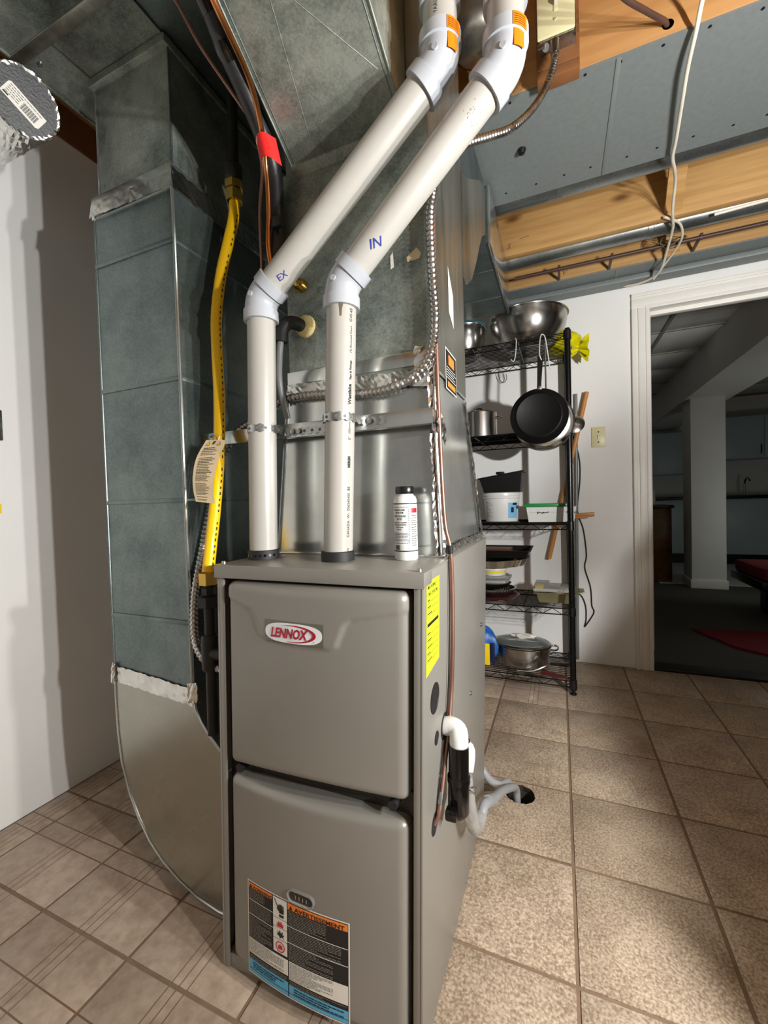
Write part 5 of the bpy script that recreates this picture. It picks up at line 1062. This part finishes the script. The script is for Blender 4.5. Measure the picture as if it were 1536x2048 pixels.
# yellow bag
t = thing('plastic_bag', 'knotted yellow plastic bag lying on the top shelf', 'bag', (0.0, 2.53, 1.775))
def blob(c, r, mat, seed, amp=0.12, nu=28, nv=18, flat_z=None):
    rr = random.Random(seed); q = MB(); vs = []; ph = [rr.uniform(0, 6.28) for _ in range(6)]
    for i in range(nv + 1):
        a_ = PI * i / nv
        for j in range(nu):
            p_ = 2 * PI * j / nu; k = 1 + amp * (math.sin(3 * p_ + ph[0] + 2 * a_) * 0.5 + math.sin(5 * p_ - 3 * a_ + ph[1]) * 0.4 + math.sin(9 * p_ + ph[2]) * 0.25 + rr.uniform(-0.25, 0.25)) * math.sin(a_)
            z_ = c[2] + r[2] * math.cos(a_) * (1 + amp * 0.3 * math.sin(p_ * 2 + ph[3]))
            if flat_z is not None: z_ = max(z_, flat_z)
            vs.append((c[0] + r[0] * math.sin(a_) * math.cos(p_) * k, c[1] + r[1] * math.sin(a_) * math.sin(p_) * k, z_))
    q.add(vs, [(i * nu + j, i * nu + (j + 1) % nu, (i + 1) * nu + (j + 1) % nu, (i + 1) * nu + j) for i in range(nv) for j in range(nu)], mat); return q
b = blob((0.028, 2.578, 1.838), (0.100, 0.070, 0.064), 'bag_yellow', 4, flat_z=1.776); b.build('body', t, smooth=35)
b = MB(); rr = random.Random(9); vs = []; n = 20; prof = [(0.075, 0.052), (0.100, 0.030), (0.112, 0.016), (0.124, 0.030), (0.145, 0.050), (0.160, 0.058)]
for i, (x, r) in enumerate(prof):
    for j in range(n): a_ = 2 * PI * j / n; k = 1 + (0.30 if i > 3 else 0.10) * (1 if j % 2 else -1) + rr.uniform(-0.1, 0.1); vs.append((x + rr.uniform(-0.006, 0.006), 2.575 + r * k * math.cos(a_), 1.806 - 0.18 * (x - 0.07) + r * k * math.sin(a_)))
b.add(vs, [(i * n + j, i * n + (j + 1) % n, (i + 1) * n + (j + 1) % n, (i + 1) * n + j) for i in range(len(prof) - 1) for j in range(n)], 'bag_yellow'); b.build('knotted_end', t, smooth=30)

# frying pan on a hook, bottom turned to the room
def side_lathe(mb, prof, mat, c, seg=56): mb.lathe(prof, mat, c, seg, Matrix.Rotation(PI / 2, 3, 'X'))
t = thing('frying_pan', 'black frying pan hanging by its handle from the top shelf', 'pan', (-0.085, 2.20, 1.245))
b = MB(); side_lathe(b, [(0.0, 0.034), (0.098, 0.034), (0.101, 0.036), (0.106, 0.034), (0.112, 0.028), (0.128, 0.004), (0.133, 0.0), (0.130, -0.001), (0.109, 0.026), (0.0, 0.031)], 'pan_black', (-0.083, 2.160, 1.370)); b.build('body', t)
b = MB(); b.hexa([(-0.088, 2.148, 1.512), (-0.070, 2.148, 1.512), (-0.070, 2.160, 1.512), (-0.088, 2.160, 1.512)], [(-0.084, 2.150, 1.655), (-0.058, 2.150, 1.655), (-0.058, 2.164, 1.655), (-0.084, 2.164, 1.655)], 'black_plastic'); b.build('handle', t)
b = MB(); b.box(-0.089, -0.068, 2.149, 2.160, 1.494, 1.518, 'stainless', 0.003); b.build('bracket', t)
t = thing('sauce_pan', 'light steel pan hanging behind the black frying pan', 'pan', (-0.06, 2.25, 1.21))
b = MB(); side_lathe(b, [(0.0, 0.020), (0.110, 0.020), (0.122, 0.014), (0.134, -0.030), (0.140, -0.034), (0.136, -0.036), (0.116, 0.008), (0.0, 0.015)], 'aluminium', (-0.062, 2.188, 1.348)); b.build('body', t)
b = MB(); b.tube([(-0.050, 2.196, 1.483), (-0.050, 2.205, 1.60), (-0.052, 2.222, 1.735)], 0.004, 'stainless', 8); b.build('handle', t)
t = thing('s_hook', 'white wire hook holding the black frying pan', 'hook', (-0.066, 2.205, 1.66))
b = MB(); b.tube([(-0.066, 2.146, 1.632), (-0.074, 2.150, 1.66), (-0.074, 2.195, 1.73), (-0.068, 2.226, 1.778), (-0.060, 2.238, 1.783), (-0.050, 2.232, 1.765), (-0.040, 2.218, 1.69), (-0.030, 2.210, 1.605)], 0.0028, 'white_plastic', 8, 0.008); b.build('wire', t)
b = MB(); b.tube([(-0.19, 2.228, 1.785), (-0.185, 2.222, 1.77), (-0.19, 2.222, 1.70), (-0.20, 2.222, 1.668), (-0.212, 2.222, 1.680)], 0.0022, 'white_plastic', 8, 0.008); tag(b.build('s_hook'), 'empty white wire hook under the large steel bowl', 'hook')
b = MB(); b.tube([(-0.330, 2.655, 1.742), (-0.320, 2.66, 1.70), (-0.300, 2.66, 1.685), (-0.282, 2.66, 1.705), (-0.285, 2.66, 1.735)], 0.002, 'black_metal', 8, 0.008); tag(b.build('wire_loop'), 'thin dark wire loop under the rear of the top shelf', 'hook')
# lid behind the post, sticks, cord
t = thing('pot_lid', 'round steel lid hung edge-on behind the shelf post', 'lid', (0.088, 2.60, 1.335))
b = MB(); b.lathe([(0.0, 0.018), (0.03, 0.014), (0.056, 0.003), (0.060, 0.0), (0.056, -0.001), (0.0, 0.012)], 'stainless', (0.082, 2.62, 1.39), 36, Matrix.Rotation(PI / 2.6, 3, 'X')); b.build('body', t)
b = MB(); b.lathe([(0.006, 0.0), (0.006, 0.014), (0.013, 0.018), (0.013, 0.026), (0, 0.028)], 'black_plastic', (0.082, 2.605, 1.395), 14, Matrix.Rotation(PI / 2.6, 3, 'X')); b.build('knob', t)
b = MB(); b.cyl((0.156, 2.660, 1.570), (-0.060, 2.660, 0.612), 0.0120, 'wood_stick', 14); tag(b.build('broom_handle'), 'wooden broom handle leaning behind the shelf', 'stick')
b = MB(); b.cyl((0.099, 2.679, 1.570), (0.085, 2.679, 0.02), 0.0095, 'grey_stick', 14); tag(b.build('mop_handle'), 'grey metal stick standing behind the shelf post', 'stick')
b = MB(); b.box(0.070, 0.186, 2.668, 2.687, 0.856, 0.880, 'wood_stick', 0.003); b.box(0.070, 0.150, 2.662, 2.669, 0.848, 0.862, 'wood_stick', 0.003); b.v = [(x, y, z + 0.06 * (x - 0.1)) for x, y, z in b.v]; tag(b.build('wooden_peg'), 'small wooden peg sticking out beside the green-lidded box', 'peg')
b = MB(); b.tube([(0.062, 2.676, 1.40), (0.080, 2.682, 1.334), (0.112, 2.684, 1.20), (0.114, 2.684, 1.072), (0.100, 2.684, 0.93), (0.104, 2.684, 0.862), (0.128, 2.684, 0.782), (0.142, 2.684, 0.637), (0.132, 2.684, 0.56), (0.160, 2.684, 0.45), (0.166, 2.684, 0.34), (0.176, 2.684, 0.30), (0.126, 2.684, 0.213), (0.134, 2.684, 0.25), (0.134, 2.684, 0.33), (0.115, 2.684, 0.39), (0.09, 2.684, 0.41)], 0.0032, 'black_rubber', 8); tag(b.build('power_cord'), 'thin black cord hanging down the white wall', 'cord')
# wall plate
t = thing('wall_switch', 'cream wall plate on the white wall beside the door casing', 'switch', (0.213, 2.686, 1.26))
b = MB(); b.box(0.177, 0.249, 2.6835, 2.6898, 1.255, 1.371, 'cream_plate', 0.003); pl = b.build('plate', t)
b = MB(); b.box(0.2085, 0.2175, 2.678, 2.684, 1.300, 1.325, 'cream_plate', 0.001); b.build('toggle', pl)
for z_ in (1.284, 1.342): b = MB(); b.lathe([(0.004, 0), (0, 0.002)], 'nail_mat', (0.213, 2.6835, z_), 10, Matrix.Rotation(PI / 2, 3, 'X')); b.build('screw', pl)

# second shelf
t = thing('stock_pot', 'steel stock pot with loop handles on the second shelf', 'pot', (-0.41, 2.42, 1.31))
b = MB(); b.lathe([(0.0, 0.0), (0.094, 0.0), (0.098, 0.004), (0.098, 0.148), (0.102, 0.152), (0.098, 0.153), (0.096, 0.150), (0.0, 0.146)], 'stainless', (-0.408, 2.42, 1.3105), 48); b.build('body', t)
b = MB(); b.tube([(-0.3115, 2.405, 1.435), (-0.290, 2.402, 1.432), (-0.290, 2.438, 1.432), (-0.3115, 2.435, 1.435)], 0.0032, 'stainless', 8, 0.006); b.build('loop_handle', t)
b = MB(); b.tube([(-0.43, 2.40, 1.461), (-0.425, 2.40, 1.485), (-0.395, 2.40, 1.485), (-0.39, 2.40, 1.461)], 0.004, 'black_metal', 8, 0.006); b.build('loop_handle', t)

# third shelf
t = thing('plastic_pail', 'white plastic pail with blue printed side on the third shelf', 'pail', (-0.30, 2.42, 0.85))
bc = V((-0.298, 2.42, 0.8495)); b = MB(); b.lathe([(0.0, 0.0), (0.084, 0.0), (0.087, 0.004), (0.096, 0.128), (0.101, 0.130), (0.102, 0.138), (0.099, 0.142), (0.103, 0.144), (0.103, 0.158), (0.100, 0.161), (0.0, 0.161)], 'white_plastic', bc, 48); pa_ = b.build('body', t)
def pl_(off):
    def f(p): a_ = p[0] / 0.09 - PI / 2; r = 0.0872 + 0.0695 * p[1] + off; return bc + V((r * math.cos(a_), r * math.sin(a_), p[1]))
    return f
b = MB(); g = pl_(0.0008); g2 = pl_(0.0014); b.patch(0.045, 0.105, 0.022, 0.105, g, 'sky_blue', 12, 4); b.patch(0.060, 0.078, 0.052, 0.080, g2, 'navy', 4, 2); b.patch(0.070, 0.10, 0.092, 0.104, g2, 'navy', 6, 1)
for k in range(11):
    u = -0.085; e = u + rt.uniform(0.02, 0.05)
    while u < e: ln = rt.uniform(0.004, 0.012); b.patch(u, u + ln, 0.108 - 0.008 * k, 0.1105 - 0.008 * k, g, 'ink_grey' if k else 'ink_black', 2, 1); u += ln + 0.002
b.build('printed_label', pa_, smooth=0)
t = thing('roasting_pan', 'black roasting pan turned over the white pail', 'pan', (-0.285, 2.42, 1.011))
b = MB(); b.hexa([(-0.380, 2.34, 1.0120), (-0.192, 2.34, 1.0120), (-0.192, 2.50, 1.0120), (-0.380, 2.50, 1.0120)], [(-0.402, 2.325, 1.086), (-0.180, 2.325, 1.118), (-0.180, 2.515, 1.118), (-0.402, 2.515, 1.086)], 'pan_black'); b.build('body', t, smooth=0)
b = MB(); vs = [(-0.412, 2.317, 1.0855), (-0.172, 2.317, 1.120), (-0.172, 2.523, 1.120), (-0.412, 2.523, 1.0855)]; b.hexa(vs, [(x, y, z + 0.006) for x, y, z in vs], 'pan_black'); b.build('rim', t, smooth=0)
b = MB(); b.box(-0.312, -0.268, 2.31, 2.33, 1.108, 1.122, 'pan_black', 0.004); b.build('handle', t)
b = MB(); b.lathe([(0.0, 0.0), (0.11, 0.0), (0.114, 0.001), (0.11, 0.002)], 'clear_plastic', (-0.290, 2.42, 1.0108 - 0.0001), 40); tag(b.build('clear_lid'), 'clear flat lid between the white pail and black roasting pan', 'lid')
t = thing('storage_box', 'white plastic box with green lid on the third shelf', 'box', (-0.04, 2.42, 0.85))
b = MB(); b.hexa([(-0.150, 2.33, 0.8495), (0.070, 2.33, 0.8495), (0.070, 2.52, 0.8495), (-0.150, 2.52, 0.8495)], [(-0.160, 2.32, 0.928), (0.080, 2.32, 0.928), (0.080, 2.53, 0.928), (-0.160, 2.53, 0.928)], 'white_plastic'); bo = b.build('body', t, smooth=0)
b = MB(); b.box(-0.176, 0.046, 2.305, 2.53, 0.930, 0.945, 'lid_green', 0.004); b.build('lid', t, label='green plastic lid')
b = MB(); f = frame_fn((0, 2.3205, 0), (1, 0, 0), (0, 0, 1)); b.patch(-0.145, 0.065, 0.9005, 0.9015, f, 'ink_grey')
for u0 in (-0.105, 0.035):
    for k in range(8): b.patch(u0 + 0.007 * k, u0 + 0.007 * k + 0.004, 0.896 + rt.uniform(-0.004, 0.002), 0.903 + rt.uniform(-0.002, 0.003), f, 'ink_black')
b.build('scribble', bo, smooth=0)
t = thing('baking_sheet', 'black baking sheet lying under the white pail', 'pan', (-0.30, 2.42, 0.848))
b = MB(); b.box(-0.45, -0.19, 2.262, 2.32, 0.8490, 0.8545, 'pan_black', 0.002); b.build('body', t)

# fourth shelf
def tray(name, label, cat, x0, x1, y0, y1, z0, z1, mat, flare=0.014, rim=0.008, tilt=0.0):
    t = thing(name, label, cat, ((x0 + x1) / 2, (y0 + y1) / 2, z0)); q = MB(); tz_ = lambda x: tilt * (x - x0)
    o = [(x0, y0), (x1, y0), (x1, y1), (x0, y1)]
    def ring(dx, z): return [(p[0] + (dx if p[0] == x1 else -dx), p[1] + (dx if p[1] == y1 else -dx), z + tz_(p[0])) for p in o]
    R_ = [ring(0, z0), ring(flare, z1), ring(flare + rim, z1), ring(flare + rim, z1 + 0.002), ring(flare - 0.002, z1 + 0.002), ring(-0.002, z0 + 0.002)]
    vs = [p for r in R_ for p in r]; fs = [(3, 2, 1, 0), tuple(20 + k for k in range(4))] + [(i * 4 + k, i * 4 + (k + 1) % 4, (i + 1) * 4 + (k + 1) % 4, (i + 1) * 4 + k) for i in range(5) for k in range(4)]
    q.add(vs, fs, mat); q.build('body', t, smooth=0); return t
tt = tray('cake_pan', 'olive metal cake pan on the fourth shelf by the post', 'pan', -0.105, 0.058, 2.33, 2.52, 0.4265, 0.478, 'tray_olive', 0.014, 0.012)
for sx_ in (1,):
    b = MB(); b.box(0.082, 0.115, 2.37, 2.48, 0.4760, 0.4805, 'tray_olive', 0.002); b.build('lip_handle', tt)
t = thing('clamshell', 'clear plastic food tray with yellow label in the cake pan', 'container', (-0.05, 2.42, 0.481))
b = MB(); b.box(-0.135, 0.04, 2.325, 2.50, 0.4815, 0.500, 'clear_plastic', 0.006); b.box(-0.128, -0.055, 2.33, 2.49, 0.4985, 0.516, 'clear_plastic', 0.005); cl = b.build('body', t)
b = MB(); b.box(-0.125, -0.085, 2.3265, 2.40, 0.5005, 0.5025, 'yellow_card'); b.build('label_strip', cl)
for k in range(9): b = MB(); b.box(-0.062 + k * 0.011, -0.0565 + k * 0.011, 2.3225, 2.3255, 0.484, 0.500, 'foil'); b.build('foil_rib', cl)
def oval_pan(name, label, cx, cy, rx, ry, z0, h, mat, cat='pan', ribs=0):
    t = thing(name, label, cat, (cx, cy, z0)); q = MB(); sg = 96 if ribs else 48; vs = []
    P_ = [(0.0, 0.0), (0.88, 0.0), (0.90, 0.002), (1.0, h), (1.04, h + 0.001), (1.05, h + 0.004), (0.985, h + 0.004), (0.87, 0.003), (0.0, 0.003)]
    for i, (k, z_) in enumerate(P_):
        for j in range(sg): a_ = 2 * PI * j / sg; kk = k * (1 + (0.012 * (1 if j % 2 else -1) if ribs and 0.5 < k < 1.02 else 0)); vs.append((cx + rx * kk * math.cos(a_), cy + ry * kk * math.sin(a_), z0 + z_))
    q.add(vs, [(i * sg + j, i * sg + (j + 1) % sg, (i + 1) * sg + (j + 1) % sg, (i + 1) * sg + j) for i in range(len(P_) - 1) for j in range(sg)], mat); o = q.build('body', t, smooth=30); return t
oval_pan('serving_plate', 'dark red round plate at the bottom of the fourth shelf pile', -0.36, 2.40, 0.145, 0.12, 0.4265, 0.016, 'red_handle', 'plate')
oval_pan('foil_pan', 'ribbed oval foil pan in the fourth shelf pile', -0.36, 2.40, 0.128, 0.105, 0.4430, 0.036, 'aluminium', 'pan', 1)
oval_pan('black_skillet', 'shallow black skillet nested in the oval foil pan', -0.37, 2.40, 0.112, 0.09, 0.4842, 0.022, 'pan_black', 'pan')
t = thing('deli_tub', 'translucent plastic tub stacked on the black skillet', 'container', (-0.35, 2.40, 0.51))
b = MB(); b.lathe([(0.0, 0.0), (0.082, 0.0), (0.095, 0.034), (0.098, 0.036), (0.095, 0.040), (0.0, 0.042)], 'clear_plastic', (-0.345, 2.40, 0.5112), 40); b.build('body', t)
b = MB(); b.box(-0.39, -0.28, 2.34, 2.45, 0.5135, 0.530, 'ink_white', 0.006); b.build('leftovers', t)
t = thing('margarine_tub', 'small round tub with yellow band on the translucent tub', 'container', (-0.35, 2.40, 0.55))
b = MB(); b.lathe([(0.0, 0.0), (0.062, 0.0), (0.070, 0.030), (0.073, 0.032), (0.072, 0.040), (0.0, 0.042)], 'white_plastic', (-0.345, 2.40, 0.5537), 40); mo = b.build('body', t)
b = MB(); b.lathe([(0.0672, 0.016), (0.0700, 0.0265)], 'yellow_card', (-0.345, 2.40, 0.5537), 40); b.build('yellow_band', mo)
b = MB(); b.lathe([(0.0, 0.0), (0.06, 0.0), (0.062, 0.002), (0, 0.003)], 'pan_black', (-0.40, 2.40, 0.5962), 24); tag(b.build('black_coaster'), 'black round lid under the crumpled foil tray', 'lid')
def foil_tray():
    t = thing('foil_tray', 'crumpled foil tray near the top of the fourth shelf pile', 'tray', (-0.30, 2.40, 0.60)); q = MB(); vs = []; sg = 60; rr = random.Random(31)
    for i, (k, z_) in enumerate(((0.80, 0.0), (0.84, 0.002), (0.97, 0.038), (1.02, 0.040), (0.96, 0.041), (0.82, 0.004), (0.0, 0.003))):
        for j in range(sg):
            a_ = 2 * PI * j / sg; se = 3.5; cx_ = abs(math.cos(a_)) ** (2 / se) * (1 if math.cos(a_) > 0 else -1); sy_ = abs(math.sin(a_)) ** (2 / se) * (1 if math.sin(a_) > 0 else -1)
            kk = k * (1 + (0.018 * (1 if j % 2 else -1) if 0.5 < k < 1.0 else 0)); vs.append((-0.315 + 0.158 * kk * cx_ + rr.uniform(-.002, .002), 2.40 + 0.11 * kk * sy_, 0.5995 + z_ + rr.uniform(0, .002) + 0.10 * max(0, (0.158 * kk * cx_))))
    q.add(vs, [(i * sg + j, i * sg + (j + 1) % sg, (i + 1) * sg + (j + 1) % sg, (i + 1) * sg + j) for i in range(6) for j in range(sg)], 'aluminium'); q.build('body', t, smooth=0)
foil_tray()
tt = tray('broiler_pan', 'brown-stained black broiler pan topping the fourth shelf pile', 'pan', -0.46, -0.165, 2.29, 2.52, 0.6605, 0.700, 'pan_black', 0.016, 0.010)
b = MB(); b.box(-0.458, -0.25, 2.30, 2.51, 0.6635, 0.698, 'pan_brown', 0.004); b.build('baked_crust', tt)

# bottom shelf
t = oval_pan('roaster', 'large oval steel roaster with glass lid on the bottom shelf', -0.205, 2.42, 0.150, 0.125, 0.0665, 0.100, 'stainless', 'roaster')
b = MB(); b.lathe([(1.0, 0.0), (1.03, 0.002), (1.03, 0.006), (0.93, 0.011), (0.92, 0.009)], 'stainless', (-0.205, 2.42, 0.1715), 56, None, 0.150, 0.125); b.build('lid_rim', t)
b = MB(); b.lathe([(0.925, 0.0095), (0.75, 0.020), (0.45, 0.028), (0.0, 0.031)], 'glass_lid', (-0.205, 2.42, 0.1715), 48, None, 0.150, 0.125); b.build('glass_lid', t)
b = MB(); b.tube([(-0.060, 2.39, 0.158), (-0.035, 2.38, 0.160), (-0.020, 2.40, 0.161), (-0.020, 2.44, 0.161), (-0.035, 2.46, 0.160), (-0.060, 2.45, 0.158)], 0.005, 'stainless', 10, 0.008); b.build('loop_handle', t)
b = blob((-0.190, 2.40, 0.216), (0.058, 0.030, 0.014), 'ink_white', 12, 0.35, flat_z=0.2045); tag(b.build('white_rag', smooth=50), 'crumpled white rag on the roaster glass lid', 'cloth')
q_ = thing('ladle', 'black handled utensil lying beside the steel roaster', 'utensil', (0.0, 2.33, 0.07))
b = MB(); b.tube([(-0.052, 2.325, 0.111), (-0.09, 2.295, 0.095), (-0.15, 2.275, 0.074), (-0.22, 2.268, 0.072)], 0.004, 'stainless', 8, 0.01); b.build('shaft', q_)
b = MB(); b.hexa([(-0.056, 2.315, 0.100), (0.034, 2.310, 0.106), (0.034, 2.334, 0.106), (-0.056, 2.331, 0.100)], [(-0.056, 2.315, 0.116), (0.034, 2.310, 0.124), (0.034, 2.334, 0.124), (-0.056, 2.331, 0.116)], 'black_plastic'); b.build('handle', q_)
b = MB(); b.hexa([(-0.10, 2.262, 0.0665), (0.035, 2.250, 0.0665), (0.035, 2.262, 0.0665), (-0.10, 2.286, 0.0665)], [(-0.10, 2.262, 0.090), (0.035, 2.252, 0.072), (0.035, 2.260, 0.072), (-0.10, 2.286, 0.090)], 'red_handle'); tag(b.build('scraper'), 'dark red wedge-handled scraper on the bottom wire shelf', 'tool')
t = thing('detergent_bag', 'blue bag with yellow panel at the end of the bottom shelf', 'bag', (-0.40, 2.31, 0.065))
b = blob((-0.402, 2.315, 0.165), (0.078, 0.060, 0.112), 'bag_blue', 22, 0.24, flat_z=0.0665); b.build('body', t, smooth=35)
b = MB(); b.box(-0.425, -0.355, 2.246, 2.2485, 0.090, 0.205, 'yellow_card', 0.001); b.build('yellow_panel', t, label='yellow printed panel'); b = MB(); b.box(-0.352, -0.328, 2.247, 2.2495, 0.105, 0.210, 'navy', 0.001); b.build('navy_panel', t)
